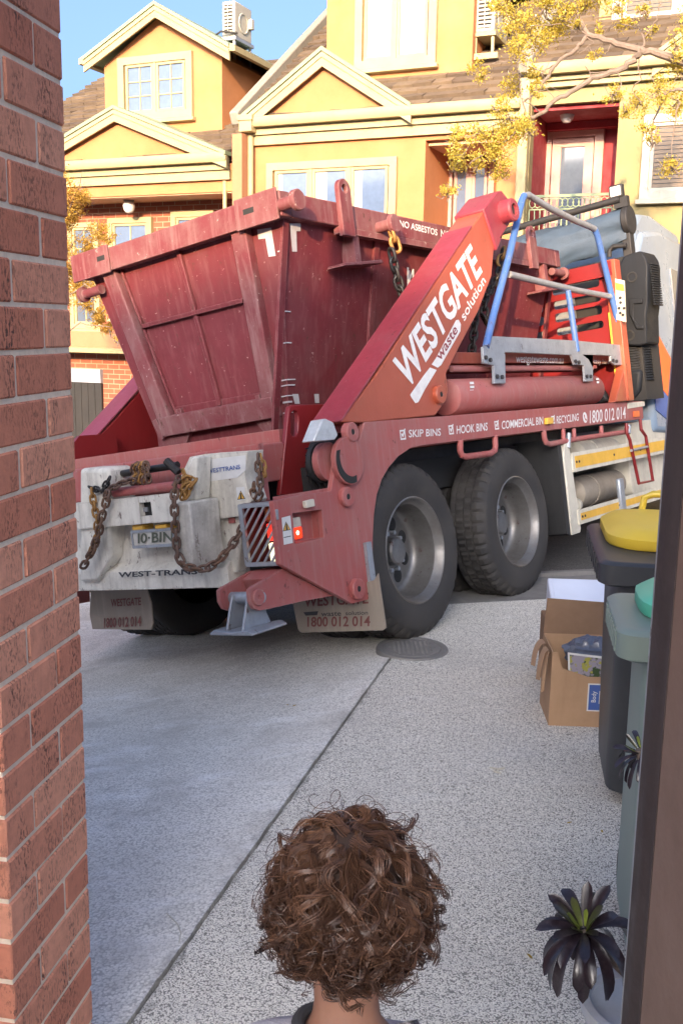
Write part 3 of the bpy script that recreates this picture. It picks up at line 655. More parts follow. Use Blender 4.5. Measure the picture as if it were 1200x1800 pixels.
u0, u1, z0, z1 = rectF(1128, 200, 1240, 350, 0); window(h3, u0, u1, z0, z1, 0, 1, case=.10, glass=m_glassdark, blind=m_slat, trim=m_acw)
roof_tiles(h3, zl, zr3, -.14, zg3 + .1, pit2, 5.5, 9)
H = {'_wm': m_stucco3, '_o': h3}
bd = 1.0
z_d = F(1100, 44, bd)[1]; a = F(1045, 20, bd)[0]
gable(H, (a - .2, z_d + 1.7), (a + 1.4, z_d + 2.9), (a + 3.0, z_d + 1.7), bd, 3.2, z_d - .5, name='dormer')
u0, u1, z0, z1 = rectF(1078, -60, 1240, 44, bd); window(h3, u0, u0 + 1.7, z0, z0 + 1.3, bd, 2, case=.12, trim=m_acw, glass=m_glassdark, blind=m_slat)
gable(H, F(1148, 100, -.1), (F(1148, 100, -.1)[0] + 2.0, F(1148, 100, -.1)[1] + 1.35), (F(1148, 100, -.1)[0] + 4.0, F(1148, 100, -.1)[1]), .06, 1.2, zg3 + .08)
# roof vent
# ---- air conditioners and porch lights
def acunit(label, u, b, z, w, d, hh, face, legs=False, br=False):
    o = thing('air_conditioner', label, 'air conditioner', Matrix.Translation(FAC @ Vector((u, b, z))) @ FAC.to_3x3().to_4x4(), 'outdoor air conditioner units on the houses')
    p = M(); p.box(u, u + w, b, b + d, z + .06, z + hh); obj('casing', p, m_acw, o, frame=FAC, bevel=.02)
    p = M()
    if face == 'u':     # louvres on the narrow side facing the camera
        k = z + .12
        while k < z + hh - .08: p.box(u + .05, u + w - .05, b - .015, b - .002, k, k + .028); k += .055
        p.box(u + w * .48, u + w * .52, b - .022, b - .0155, z + .1, z + hh - .06)
        obj('louvre', p, m_acw, o, frame=FAC)
        p = M(); p.box(u + .05, u + w - .05, b - .0018, b - .0008, z + .11, z + hh - .06); obj('vent_back', p, m_dark, o, frame=FAC)
        f = M(); f.lathe([(.02, 0), (d * .24, 0), (d * .25, .012), (d * .28, .012), (d * .29, 0)], (u + w + .002, b + d * .5, z + hh * .52), (1, 0, 0), 28); obj('fan_grille', f, m_acw, o, frame=FAC)
        f = M(); f.box(u + w + .002, u + w + .07, b + d * .78, b + d * .95, z + hh * .45, z + hh * .72); obj('valve_cover', f, m_acw, o, frame=FAC, bevel=.01)
    f = M()
    f.box(u - .03, u + w + .03, b - .03, b + d + .03, z, z + .055)
    if br: f.box(u - .1, u + w + .08, b - .06, b - .02, z - .32, z - .24); f.box(u - .1, u - .04, b - .06, b + d, z - .32, z + .3)
    f.box(u, u + .04, b, b + .04, z - .3, z); f.box(u + w - .04, u + w, b, b + .04, z - .3, z); f.box(u + w - .04, u + w, b + d - .04, b + d, z - .5, z); f.box(u, u + .04, b + d - .04, b + d, z - .5, z)
    obj('bracket', f, m_galv if not br else m_cream, o, frame=FAC)
    if legs:
        t = M(); t.tube([(u + .3, b + .0, z + .1), (u + .05, b - .12, z + .12), (u - .12, b - .1, z + .05), (u - .1, b - .05, z - .08), (u + .12, b - .06, z - .1), (u + .15, b, z - .35)], .018, 8); obj('hose', t, m_black, o, frame=FAC)
u0, z1 = F(390, 3, 1.6); u1, z0 = F(413, 70, 1.6)
acunit('cream air conditioner on legs above the dormer roof of the left house', u0, 1.6, z0, u1 - u0, .58, z1 - z0, 'u', legs=True)
u0, z1 = F(836, -12, .9); u1, z0 = F(868, 62, .9)
acunit('cream louvred air conditioner on a wall bracket beside the middle dormer', u0, .9, z0, u1 - u0, .7, z1 - z0, 'u', br=True)
def porch(px, py, b, zc, label):
    u, z = F(px, py, b); o = thing('porch_light', label, 'light', Matrix.Translation(FAC @ Vector((u, b, z))) @ FAC.to_3x3().to_4x4(), 'round porch lights under the soffits')
    p = M(); p.lathe([(.0, .1), (.05, .1), (.085, .07), (.1, .02), (.085, -.05), (.05, -.09), (0, -.1)], (u, b, z), (0, 0, 1), 24); obj('globe', p, m_sticker, o, frame=FAC, smooth=80)
    p = M(); p.cyl((u, b, z + .09), (u, b, zc), .09, 20); obj('ceiling_rose', p, m_iron, o, frame=FAC)
porch(227, 364, .35, zb - .02, 'white globe porch light under the soffit of the left house')
porch(996, 203, .45, rectF(922, 181, 1079, 470, 0)[3] - .06, 'white globe porch light in the crimson balcony recess')

# ------------------------------------------------------------------ trees
def blobs(m, centers, per, rr, leafsz):
    for c, R in centers:
        n = int(per * (R / 0.22) ** 2)
        subs = [Vector((rr.gauss(0, 1), rr.gauss(0, 1), rr.gauss(0, 1))).normalized() * R * rr.uniform(.35, .85) for _ in range(max(3, int(9 * R / .22)))]
        for _ in range(n):
            s_ = rr.choice(subs); p = c + s_ + Vector((rr.gauss(0, 1), rr.gauss(0, 1), rr.gauss(0, .8))) * R * .27
            a = Vector((rr.gauss(0, 1), rr.gauss(0, 1), rr.gauss(0, 1))).normalized(); b_ = a.cross(Vector((rr.gauss(0, 1), rr.gauss(0, 1), rr.gauss(0, 1)))).normalized()
            L = leafsz * rr.uniform(.6, 1.3); w = L * .42
            m.add([p - a * L, p + b_ * w, p + a * L, p - b_ * w], [(0, 1, 2, 3)], rr.random())
def tree(label, dist_pt, branches, clumps, trunk, mt, per, leafsz, seed):
    rr = random.Random(seed); P = lambda x, y, dz=0.0: hit(x, y, dist_pt + FB * dz, FB)
    base = trunk[0]; o = thing('tree', label, 'tree', Matrix.Translation(base))
    t = M(); t.tube(trunk, [.12 - .05 * i / (len(trunk) - 1) for i in range(len(trunk))], 12); obj('trunk', t, m_bark, o)
    b = M()
    for pts, r0, r1 in branches:
        q = [P(*p) if not isinstance(p, Vector) else p for p in pts]; out = []
        for i in range(len(q) - 1):
            for k in range(4): out.append(q[i].lerp(q[i + 1], k / 4) + Vector((rr.gauss(0, 1), rr.gauss(0, 1), rr.gauss(0, 1))) * .006)
        out.append(q[-1]); n = len(out); b.tube(out, [.72 * (r0 + (r1 - r0) * i / (n - 1)) for i in range(n)], 8)
    cl = []
    for x, y, r in clumps:
        c = P(x, y, rr.uniform(-.35, .35)); R = .93 * r / FPX * (c - CAM).length; cl.append((c, R))
        for _ in range(7):
            d = Vector((rr.gauss(0, 1), rr.gauss(0, 1), rr.gauss(0, .7))).normalized() * R * rr.uniform(.7, 1.25); mid = c + d * .5 + Vector((0, 0, -.04)); b.tube([c, mid, c + d], [.006, .0045, .003], 5)
    obj('branches', b, m_bark, o)
    f = M(); blobs(f, cl, per, rr, leafsz); obj('crown', f, mt, o, smooth=0, recalc=False)
TP = FP + FB * -3.6
tp = lambda x, y: hit(x, y, TP, FB)
fork = tp(1262, 150)
tr = [Vector((fork.x + .05, fork.y, -.9)), Vector((fork.x + .08, fork.y, 1.2)), fork + Vector((0, 0, -.5)), fork]
Z3 = lambda *L: [(750 + x / 2.667, y / 2.667) for x, y in L]
br = [([fork, tp(1200, 108)] + Z3((1060, 245), (990, 235), (860, 195), (750, 160)), .06, .035),
      (Z3((750, 160), (710, 80), (690, 20), (700, -120)), .032, .012), (Z3((745, 170), (700, 225), (600, 300), (560, 370), (490, 450), (450, 480)), .03, .013),
      (Z3((1000, 250), (960, 290), (890, 330), (780, 365), (690, 420), (600, 470), (540, 530), (460, 565)), .045, .024),
      (Z3((460, 565), (455, 500), (440, 430), (430, 330)), .014, .006), (Z3((460, 565), (380, 560), (280, 600)), .015, .006), (Z3((460, 565), (400, 640), (300, 700), (210, 760), (150, 850)), .015, .005),
      (Z3((600, 300), (540, 330), (440, 300)), .012, .005), (Z3((440, 280), (340, 290), (250, 310)), .009, .004), (Z3((690, 110), (620, 90), (560, 60)), .012, .005),
      (Z3((750, 165), (650, 110), (500, 120)), .01, .005), (Z3((1010, 240), (1015, 170), (980, 110)), .016, .006), (Z3((1015, 180), (1060, 120), (1085, 60), (1085, 0)), .011, .005),
      (Z3((985, 130), (900, 110), (840, 130)), .008, .004), (Z3((890, 330), (910, 400), (880, 450)), .012, .005), (Z3((990, 260), (1000, 370), (960, 420), (1000, 480)), .01, .004),
      (Z3((780, 365), (740, 310)), .01, .005), (Z3((780, 365), (760, 340), (900, 340)), .012, .005), (Z3((860, 200), (850, 240), (790, 250)), .009, .004), (Z3((740, 170), (780, 200), (720, 245), (700, 250)), .009, .004),
      (Z3((600, 470), (560, 420), (500, 430)), .009, .004), (Z3((540, 530), (470, 480), (420, 430)), .009, .004), (Z3((280, 600), (200, 640), (90, 600)), .006, .003), (Z3((530, 380), (640, 440)), .006, .003),
      ([fork, tp(1215, 160)] + Z3((1120, 420), (1060, 560), (1050, 700)), .03, .006), (Z3((1180, 480), (1150, 640), (1140, 800)), .012, .004)]
cl = [(885, 8, 26), (905, 42, 30), (935, 62, 34), (912, 92, 27), (972, 40, 36), (1000, 14, 28), (960, 8, 24), (842, 128, 21), (895, 158, 23), (950, 128, 22), (938, 158, 16), (880, 190, 22), (905, 222, 34), (865, 236, 36), (925, 228, 26), (835, 236, 24), (798, 240, 20), (806, 272, 26), (800, 292, 18), (842, 286, 20), (880, 272, 30), (878, 305, 20), (786, 340, 19),
      (1076, 166, 20), (1098, 194, 17), (1122, 180, 24), (1132, 222, 17), (1148, 250, 14), (1178, 293, 23), (1160, 158, 28), (1192, 176, 26), (1190, 80, 25), (1196, 128, 26), (1104, 38, 20), (1132, 20, 14), (1143, 56, 14), (1046, 92, 14), (1057, 48, 12), (1085, 8, 16), (1015, 45, 14), (1030, 6, 18), (1070, -25, 40), (960, -30, 45), (1240, 60, 50), (1260, -30, 60), (1250, 220, 40)]
tree('slender bare-branched tree with clumps of golden leaves at the upper right', TP, br, cl, tr, m_leaf, 1150, .0165, 11)
TP2 = FP + FB * -2.6
b0 = hit(92, 640, TP2, FB)
tr2 = [Vector((b0.x, b0.y, -1.3)), Vector((b0.x + .05, b0.y, .2)), Vector((b0.x - .02, b0.y, 1.6)), hit(96, 480, TP2, FB)]
br2 = [([(96, 560), (120, 520), (150, 500)], .03, .01), ([(96, 520), (120, 440), (150, 400)], .03, .008), ([(96, 480), (110, 400), (138, 330), (146, 300)], .03, .004), ([(96, 600), (140, 570), (195, 575)], .02, .006), ([(130, 345), (150, 320), (165, 330)], .006, .003), ([(150, 500), (180, 520), (200, 555)], .01, .004)]
cl2 = [(130, 335, 22), (148, 352, 20), (130, 372, 18), (118, 400, 22), (172, 405, 24), (192, 418, 14), (158, 430, 20), (132, 450, 24), (118, 480, 26), (146, 495, 26), (165, 515, 22), (182, 545, 20), (168, 568, 18), (192, 580, 16), (150, 540, 16), (118, 530, 24), (100, 440, 40), (90, 380, 40), (80, 330, 40), (80, 500, 50), (206, 600, 10)]
tree('amber-leaved tree partly hidden behind the brick pillar', TP2, br2, cl2, tr2, m_leaf2, 1300, .018, 12)
# ================================================================== THE TRUCK (frame: x forward, l left, u up)
truck = thing('skip_loader_truck', 'red skip loader truck with white rear bumper and white lettering on its lift arm', 'truck', TRK)
T = lambda name, m, mt, parent=truck, **k: obj(name, m, mt, parent, frame=TRK, **k)
Z = lambda ox, oy, s, L: [(ox + x / s, oy + y / s) for x, y in L]
SP = lambda L, l=0.0: [S(x, y, l) for x, y in L]
RP = lambda L, x=0.0: [Rr(a, b, x) for a, b in L]
# side plate with light recess and rail
rec = SP(Z(360, 700, 3.53, [(545, 715), (725, 690), (740, 865), (560, 905)]))
plate = SP([(480.5, 881), (524, 871), (582, 863), (595, 782), (601, 778), (614, 776), (632, 774), (637, 757), (640, 742), (760, 733), (900, 722), (1100, 706), (1128, 705), (1130, 736), (1000, 752), (870, 767), (740, 783), (722, 787), (700, 802), (684, 820), (671, 842), (662, 870), (657, 905), (655, 945), (655, 1000), (657.5, 1051), (619, 1061), (493, 992)])
m = M(); m.prism([plate, rec], 0, .03, side); T('side_plate', m, m_panel, bevel=.004)
m = M(); a = S(640, 742); e = S(1128, 705); m.box(a[0], e[0], .031, .16, e[1] - .155, e[1] - .002); T('side_rail', m, m_rail)
m = M(); m.prism(rec, .07, .075, side)
for i in range(4):
    p0, p1 = rec[i], rec[(i + 1) % 4]; m.add([side(p0, .03), side(p1, .03), side(p1, .07), side(p0, .07)], [(0, 1, 2, 3)])
rc = T('light_recess', m, m_panel, recalc=False)
q0 = S(*Z(360, 700, 3.53, [(612, 768)])[0]); q1 = S(*Z(360, 700, 3.53, [(620, 832)])[0])
m = M(); m.prism(rrect(q0[0] - .035, q0[0] + .035, q0[1] - .025, q0[1] + .025, .01), .045, .07, side); T('marker_lamp', m, m_guard, bevel=.004)
m_redlamp = plain('red_lamp', (.5, .02, .01), .2, emit=(1, .05, .01), es=.3)
m = M(); m.prism(rrect(q1[0] - .035, q1[0] + .035, q1[1] - .03, q1[1] + .03, .01), .045, .07, side); T('marker_lamp', m, m_redlamp, bevel=.004)
m_hot = plain('lit_spot', (1, .6, .5), .2, emit=(1, .55, .4), es=1.0)
m = M(); m.lathe([(0, -.004), (.011, 0), (.012, .004)], (q1[0], .044, q1[1]), (0, 1, 0), 12); T('lamp_bulb', m, m_hot)
# rail front end tag and reflectors
m = M(); q = SP(Z(940, 680, 4.286, [(690, 120), (818, 110), (818, 145), (692, 165)])); m.prism(q, -.006, -.001, side); T('reflector_strip', m, m_guard)
m = M(); q = SP(Z(940, 680, 4.286, [(732, 185), (775, 180), (777, 225), (735, 230)])); m.prism(q, -.012, -.001, side); T('side_reflector', m, m_orange, bevel=.003)
m = M(); q = SP(Z(660, 400, 2.5, [(738, 838), (764, 836), (764, 864), (738, 866)])); m.prism(q, -.03, -.001, side); T('side_reflector', m, m_yellow, bevel=.004)
# lettering on the rail
m = M(); z2 = lambda x, y: (660 + x / 2.5, 400 + y / 2.5)
for s, a, b, t in (('SKIP BINS', (143, 922), (284, 914), (143, 889)), ('HOOK BINS', (353, 907), (489, 891), (353, 871)), ('COMMERCIAL BIN', (551, 886), (733, 864), (551, 850)), ('RECYCLING', (792, 862), (889, 848), (792, 829)), ('1800 012 014', (938, 860), (1096, 838), (938, 804))):
    T('lettering', stext(M(), s, z2(*a), z2(*b), z2(*t), l=-.003, bold=.012), m_letter, recalc=False)
for x, y in ((117, 911), (329, 889), (529, 869), (777, 845)):
    cx, cy = S(*z2(x, y)); r = .028
    m.sheet([[(cx - r, cy - r), (cx + r, cy - r), (cx + r, cy + r), (cx - r, cy + r)], [(cx - r + .009, cy - r + .009), (cx - r + .009, cy + r - .009), (cx + r - .009, cy + r - .009), (cx + r - .009, cy - r + .009)]], -.003, side)
    m.sheet([(cx - .018, cy + .004), (cx - .004, cy - .016), (cx + .032, cy + .03), (cx + .024, cy + .036), (cx - .004, cy + .002), (cx - .012, cy + .012)], -.0045, side)
cx, cy = S(*z2(917, 835)); m2_ = M(); m2_.sheet(circ(cx, cy, .042, 24), -.003, side); T('phone_disc', m2_, m_letter, recalc=False)
T('tick_box', m, m_letter, recalc=False)
m = M(); k = lambda x, y: (cx + x * .001, cy + y * .001)
m.sheet([k(-22, 20), k(-12, 26), k(-2, 12), k(-8, 4), k(4, -12), k(12, -8), k(24, -18), k(16, -28), k(-4, -18), k(-20, 4)], -.0045, side); T('phone_symbol', m, m_rail, recalc=False)
# ------------------------------------------------------------------ lift arms
m_armtop = weathered('paint_arm_back', (0.27, 0.036, 0.052), (0.32, 0.14, 0.14), 0.35, 0.45, 0, 0.2, (0.3, 0.12, 0.12), scale=4)
arm_o = SP(Z(0, 0, 1, [(600, 742), (660, 659), (740, 535), (820, 413), (852, 366), (872, 341), (889, 357), (889, 390), (880, 405), (868, 437), (864, 484), (840, 548), (812, 600), (784, 656), (787, 688), (784, 704), (764, 731), (640, 743)]))
def arm(l0, l1, sgn, name, mt):
    m = M(); m.prism(arm_o, l0, l1, side); A = T(name, m, mt, bevel=.008)
    k = 0 if sgn < 0 else 1
    # back cover strip, slightly proud and pinker
    b = M(); bo = [arm_o[1], arm_o[3], arm_o[4]]
    d = Vector((bo[2][0] - bo[0][0], 0, bo[2][1] - bo[0][1])).normalized(); nn = Vector((-d.z, 0, d.x))
    p0 = Vector((arm_o[0][0], 0, arm_o[0][1])) ; p1 = Vector((arm_o[3][0], 0, arm_o[3][1])) + d * .1
    vs = [p0 + nn * .004, p1 + nn * .004, p1 + nn * .012, p0 + nn * .012]
    b.prism([(v.x, v.z) for v in vs], l0 - .004, l1 + .004, side); T('arm_back_plate', b, m_armtop, A)
    # head casting
    h = M(); hp = Z(0, 0, 1, [(846, 368), (852, 360), (870, 337), (878, 336), (891, 352), (892, 395), (882, 410), (874, 432), (870, 441), (866, 430)]); h.prism(SP(hp), l0 - .014, l1 + .014, side); T('arm_head', h, m_armtop, A, bevel=.008)
    e = S(882, 367); c = M(); y0, y1 = (l0 - .10, l0 - .013) if sgn < 0 else (l1 + .013, l1 + .1)
    c.lathe([(.042, 0), (.075, 0), (.08, .01), (.08, .08), (.042, .08), (.042, 0)] if sgn > 0 else [(.042, .087), (.042, .0), (.07, .0), (.078, .01), (.078, .087)], (e[0] - .02, y0, e[1] - .03), (0, 1, 0), 28); T('arm_eye', c, m_armtop, A)
    c = M(); c.cyl((e[0] - .02, y0 + .02, e[1] - .03), (e[0] - .02, y1, e[1] - .03), .041, 20); T('eye_hole', c, m_dark, A)
    return A
armR = arm(0.0, .20, -1, 'lift_arm', m_arm)
armL = arm(2.17, 2.37, 1, 'lift_arm', m_redclean)
m = M(); stext(m, 'WESTGATE', (714, 687), (846, 476), (688, 634), l=-.003, bold=.028)
stext(m, 'solution', (815, 565), (853, 495), (807, 553), l=-.003, bold=.015)
sh = lambda L: m.sheet(SP([z2(*p) for p in L]), -.003, side)
sh([(155, 748), (149, 735), (205, 655), (236, 615), (266, 626), (215, 710), (185, 768), (172, 772)])
sh([(243, 602), (262, 575), (350, 408), (362, 405), (372, 425), (370, 455), (285, 605), (270, 616)])
T('arm_lettering', m, m_letter, armR, recalc=False)
m = M(); stext(m, 'waste', z2(279, 590), z2(358, 455), z2(262, 562), l=-.0055, bold=.012); T('dark_lettering', m, m_armtop, armR, recalc=False)
# pivot area: hoses, guard bracket, bosses, reflective cone
m = M(); m.prism([SP(Z(360, 700, 3.53, [(468, 600), (495, 330), (520, 80), (528, 52), (548, 40), (800, 34), (800, 600)]), .3),
                  SP(Z(360, 700, 3.53, [(533, 120), (536, 95), (552, 76), (572, 82), (580, 110), (578, 205), (566, 235), (545, 238), (534, 215)]), .3)], .3, .33, side); T('slotted_bracket', m, m_redclean, bevel=.005)
for k_ in range(3):
    l_ = .17 - k_ * .04; m = M(); x0 = 545 + k_ * 12
    m.tube([side(S(*q, l_), l_) for q in ((x0 + 20, 766), (x0 + 6, 782), (x0 - 1, 800), (x0 - 2, 822), (x0 + 3, 842), (x0 + 14, 860))], .021, 12); T('hydraulic_hose', m, m_chaindark)
    for y_ in (788, 800, 812, 824, 836): m = M(); q = S(x0 - 1, y_, l_); m.lathe([(.0215, -.004), (.024, -.003), (.024, .003), (.0215, .004)], (q[0], l_, q[1]), (0, 0, 1), 12); T('hose_rib', m, m_plastic)
m = M(); q = S(572, 812, .06); m.cyl((q[0], .032, q[1]), (q[0], .07, q[1]), .10, 28); T('pivot_drum', m, m_panel)
m = M(); m.lathe([(.06, 0), (.105, .004), (.105, .03), (.06, .034)], (q[0], .075, q[1]), (0, 1, 0), 32); T('drum_collar', m, m_black)
m = M(); m.prism([p_ for p_ in plate], 2.34, 2.37, side); m2 = T('side_plate', m, m_panel); m = M(); m.box(a0_[0] if 0 else S(640, 742)[0], 3.8, 2.2, 2.339, S(640, 742)[1] - .155, S(640, 742)[1] - .002); T('side_rail', m, m_rail)
m = M(); m.prism([(-.95, 1.0), (-.3, 1.0), (-.3, 1.42), (-.6, 1.42), (-.75, 1.3), (-.95, 1.22)], 2.10, 2.13, side); T('inner_plate', m, m_redclean)
m = M(); m.box(-.7, -.62, .35, 2.1, 1.05, 1.27); T('deck_stop', m, m_panel)
m = M(); q = SP(Z(360, 700, 3.53, [(665, 268), (700, 180), (720, 130), (745, 128), (790, 150), (818, 230), (800, 258)]), -.02); m.prism(q, -.03, .05, side)
T('reflective_cone', m, weathered('silver_tape', (.6, .62, .62), (.3, .3, .3), .5, .4, .3, 0, scale=25), bevel=.008)
def boss(px, py, r, h=.03, mt=m_panel, hole=True, parent=truck, l=0.0):
    q = S(px, py, l - h); m = M(); m.lathe([(0, -h + .006), (r * .3, -h + .006), (r * .34, -h), (r * .9, -h), (r, -h + .006), (r, .002)], (q[0], l, q[1]), (0, 1, 0), 28)
    o = T('pin_boss', m, mt, parent)
    if hole: m = M(); m.lathe([(0, -.004), (r * .26, -.004), (r * .28, 0)], (q[0], l - h + .006, q[1]), (0, 1, 0), 14); T('grease_nipple', m, m_dark, o)
boss(621, 759, .052, .04); boss(613, 873, .052, .03); boss(632, 1035, .055, .03); boss(776, 693, .055, .03, m_arm, True)
m = M(); q = S(612, 810, -.02); m.prism(circ(q[0], q[1], .125, 28), -.03, .0, side); T('pivot_cover', m, m_panel, bevel=.004)
m = M(); m.prism([(q[0] + .118 * math.cos(t), q[1] + .118 * math.sin(t)) for t in [R_(150 + 6 * i) for i in range(24)]] + [(q[0] + .01 + .097 * math.cos(t), q[1] + .014 + .097 * math.sin(t)) for t in [R_(288 - 6 * i) for i in range(24)]], -.034, -.0305, side); T('grease_smear', m, m_dark, recalc=False)
m = M(); c_ = SP(Z(360, 700, 3.53, [(600, 640), (655, 625), (663, 672), (608, 684)])); m.prism(c_, -.025, .0, side); T('marker_lamp', m, m_guard, bevel=.006)
def warn(poly_white, tri, fn, off, frame_parent=truck, extra=None):
    m = M(); m.sheet(poly_white, off, fn); w = T('warning_sticker', m, m_sticker, recalc=False)
    m = M(); m.sheet(tri, off - .002, fn); T('warning_triangle', m, m_yellow, w, recalc=False)
    cx = sum(p[0] for p in tri) / 3; cy = sum(p[1] for p in tri) / 3
    o_ = [(cx + (p[0] - cx) * 1.25, cy + (p[1] - cy) * 1.25) for p in tri]; m = M(); m.sheet(o_, off - .001, fn)
    m.sheet([(cx - .006, cy - .012), (cx + .006, cy - .012), (cx + .004, cy + .018), (cx - .004, cy + .018)], off - .003, fn)
    if extra: m.sheet(extra, off - .001, fn)
    T('warning_print', m, m_ink, w, recalc=False)
zz = lambda L: Z(360, 700, 3.53, L)
warn(SP(zz([(473, 742), (528, 728), (543, 898), (487, 910)])), SP(zz([(484, 822), (524, 814), (500, 772)])), side, -.003, extra=SP(zz([(486, 862), (530, 853), (530, 858), (486, 867)])))
# ------------------------------------------------------------------ hydraulic ram and deck beam
m = M(); c0 = S(786, 699, .1); c1 = S(1044, 684, .1); R0 = .118
m.lathe([(0, 0), (.08, 0), (R0 - .01, .01), (R0, .03), (R0, c1[0] - c0[0] - .03), (R0 - .02, c1[0] - c0[0]), (0, c1[0] - c0[0])], (c0[0], .12, c0[1]), (1, 0, .002), 40); rm = T('air_cylinder', m, m_panel)
m = M()
for xx in (c0[0] + .12, c1[0] - .2): m.lathe([(R0 + .003, 0), (R0 + .003, .028)], (xx, .12, c0[1] + .0005), (1, 0, 0), 40)
m2 = M()
for xx in (c0[0] + .15, c1[0] - .16):
    for t in range(-2, 3):
        a_ = R_(200 + t * 12); m2.box(xx - .025, xx + .025, .12 + (R0 + .002) * math.cos(a_) - .001, .12 + (R0 + .002) * math.cos(a_) + .001, c0[1] + (R0 + .002) * math.sin(a_) + .06, c0[1] + (R0 + .002) * math.sin(a_) + .075)
T('cylinder_label', m2, m_letter, rm)
m = M(); m.box(c0[0] - .05, c1[0] + .1, .10, .32, 1.545, 1.57); m.tube([(c0[0] + .02, .06, 1.54), (c1[0] - .1, .06, 1.54)], .018, 10); T('deck_edge', m, m_panel)
a = S(784, 640, .1); m = M(); b0 = S(886, 624, .1); b1 = S(1094, 650, .1)
m.box(a[0], b1[0] + .05, .12, .3, 1.585, 1.66); m.box(b0[0] - .1, b1[0] + .02, .08, .16, 1.585, 1.72); T('deck_beam', m, m_rail, bevel=.006)
m = M(); text(m, 'westgatewaste.com.au', S(*z2(616, 592), .078), S(*z2(824, 597), .078), S(*z2(616, 563), .078), side, .078, .01); text(m, 'easy hire', S(*z2(955, 596), .078), S(*z2(1025, 600), .078), S(*z2(955, 575), .078), side, .078, .0); T('web_lettering', m, m_letter, recalc=False)
m = M(); m.box(-.55, 4.0, .34, 2.1, 1.08, 1.14); T('deck', m, m_redclean)
m = M(); m.box(-.5, 4.0, .36, 2.08, .93, 1.075); T('subframe', m, m_black)
# platform plate
z1 = lambda x, y: (800 + x / 3, 320 + y / 3)
pp = [(190, 812), (400, 822), (640, 836), (868, 858), (872, 905), (884, 912), (884, 965), (838, 965), (818, 945), (818, 915), (725, 912), (725, 1050), (684, 1052), (678, 965), (628, 962), (612, 912), (262, 897), (265, 1055), (262, 1062), (205, 1062), (203, 965), (150, 955), (145, 870), (160, 862)]
m = M(); m.prism(SP([z1(*p) for p in pp], -.02), -.02, 0.0, side); T('platform_plate', m, m_galv, bevel=.003)
m = M()
for x, y in ((162, 925), (186, 938), (222, 1025), (248, 1028), (634, 945), (652, 950), (694, 1025), (714, 1025), (832, 940), (850, 945)):
    q = S(*z1(x, y), -.03); m.cyl((q[0], -.036, q[1]), (q[0], -.02, q[1]), .014, 6)
T('bolt', m, m_ink)
def rail3(L, l, r, mt, name):
    m = M(); m.tube([side(S(*z1(*p), l), l) for p in L], r, 14); return T(name, m, mt)
rail3([(160, 870), (200, 700), (280, 400), (350, 95), (362, 72)], -.01, .025, m_blue, 'guard_post')
rail3([(362, 73), (385, 68), (410, 85), (500, 140), (640, 208), (700, 232), (732, 248)], -.01, .024, m_galv, 'guard_top_rail')
rail3([(732, 247), (748, 285), (800, 500), (850, 720), (872, 880)], -.01, .025, m_blue, 'guard_post')
rail3([(282, 487), (480, 535), (640, 572), (840, 608)], .0, .024, m_galv, 'guard_mid_rail')
rail3([(592, 572), (615, 720), (640, 895)], -.01, .023, m_blue, 'guard_post')
# under-rail hand loops
def loop(L, r=.02, l=.01, mt=m_panel, name='hand_loop'):
    m = M(); m.tube([side(S(*p, l), l) for p in L], r, 12); return T(name, m, mt)
loop([(808, 774), (808, 792), (811, 800), (818, 803), (862, 797), (869, 792), (870, 784), (869, 766)])
z6 = lambda x, y: (940 + x / 4.286, 680 + y / 4.286)
loop([z6(*p) for p in [(62, 330), (68, 385), (80, 420), (110, 432), (300, 395), (500, 365), (680, 340), (690, 300)]])
for x, y0, y1 in ((210, 320, 402), (290, 315, 385), (495, 295, 355)): loop([z6(x, y0), z6(x + 2, y1)], .017)
loop([z6(*p) for p in [(685, 275), (690, 350), (712, 400), (780, 728), (885, 706), (832, 372), (797, 322), (790, 245)]], .014, -.03, m_redclean, 'ladder')
loop([z6(*p) for p in [(722, 480), (848, 450)]], .012, -.03, m_galv, 'ladder_rung')
# ------------------------------------------------------------------ side guard
m = M(); g0 = S(992, 780); g1 = S(1012, 938)
m.prism([(2.07, .30), (2.22, .30), (2.24, .33), (2.19, .93), (2.17, 1.0), (2.13, 1.0), (2.075, .90)], .0, .05, side); T('guard_upright', m, m_guard, bevel=.006)
m = M(); m.prism([(2.0, .32), (2.065, .30), (2.065, .95), (2.0, 1.02)], .01, .5, side); T('mudguard', m, m_black)
for u0, u1 in ((.755, .90), (.36, .47)):
    m = M(); m.prism([(u0, 0), (u1, 0), (u1, .012), (u1 - .012, .02), (u1 - .012, .03), (u0 + .012, .03), (u0 + .012, .02), (u0, .012)], 2.195, 4.7, lambda p, t: (t, p[1] - .012, p[0])); gr = T('guard_rail', m, m_guard)
    m = M(); m.box(2.23, 4.66, -.0145, -.013, u0 + .028, u1 - .028); T('yellow_band', m, m_yellow, gr)
    m = M()
    for x in (2.25, 2.3, 3.0, 3.6): m.cyl((x, -.02, (u0 + u1) / 2), (x, -.013, (u0 + u1) / 2), .01, 6)
    T('bolt', m, m_ink, gr)
m = M(); q = S(*z6(628, 820)); m.box(q[0] - .05, q[0] + .05, -.04, -.002, q[1] - .12, q[1] + .14); T('guard_bracket', m, m_galv, bevel=.012)
for x, y0, y1 in ((252, 350, 460), (705, 290, 350)):
    q0, q1 = S(*z6(x, y0)), S(*z6(x, y1)); m = M(); m.tube([(q0[0], .0, q0[1]), (q1[0] - .01, .0, q1[1])], .018, 10); T('latch_pin', m, m_galv)
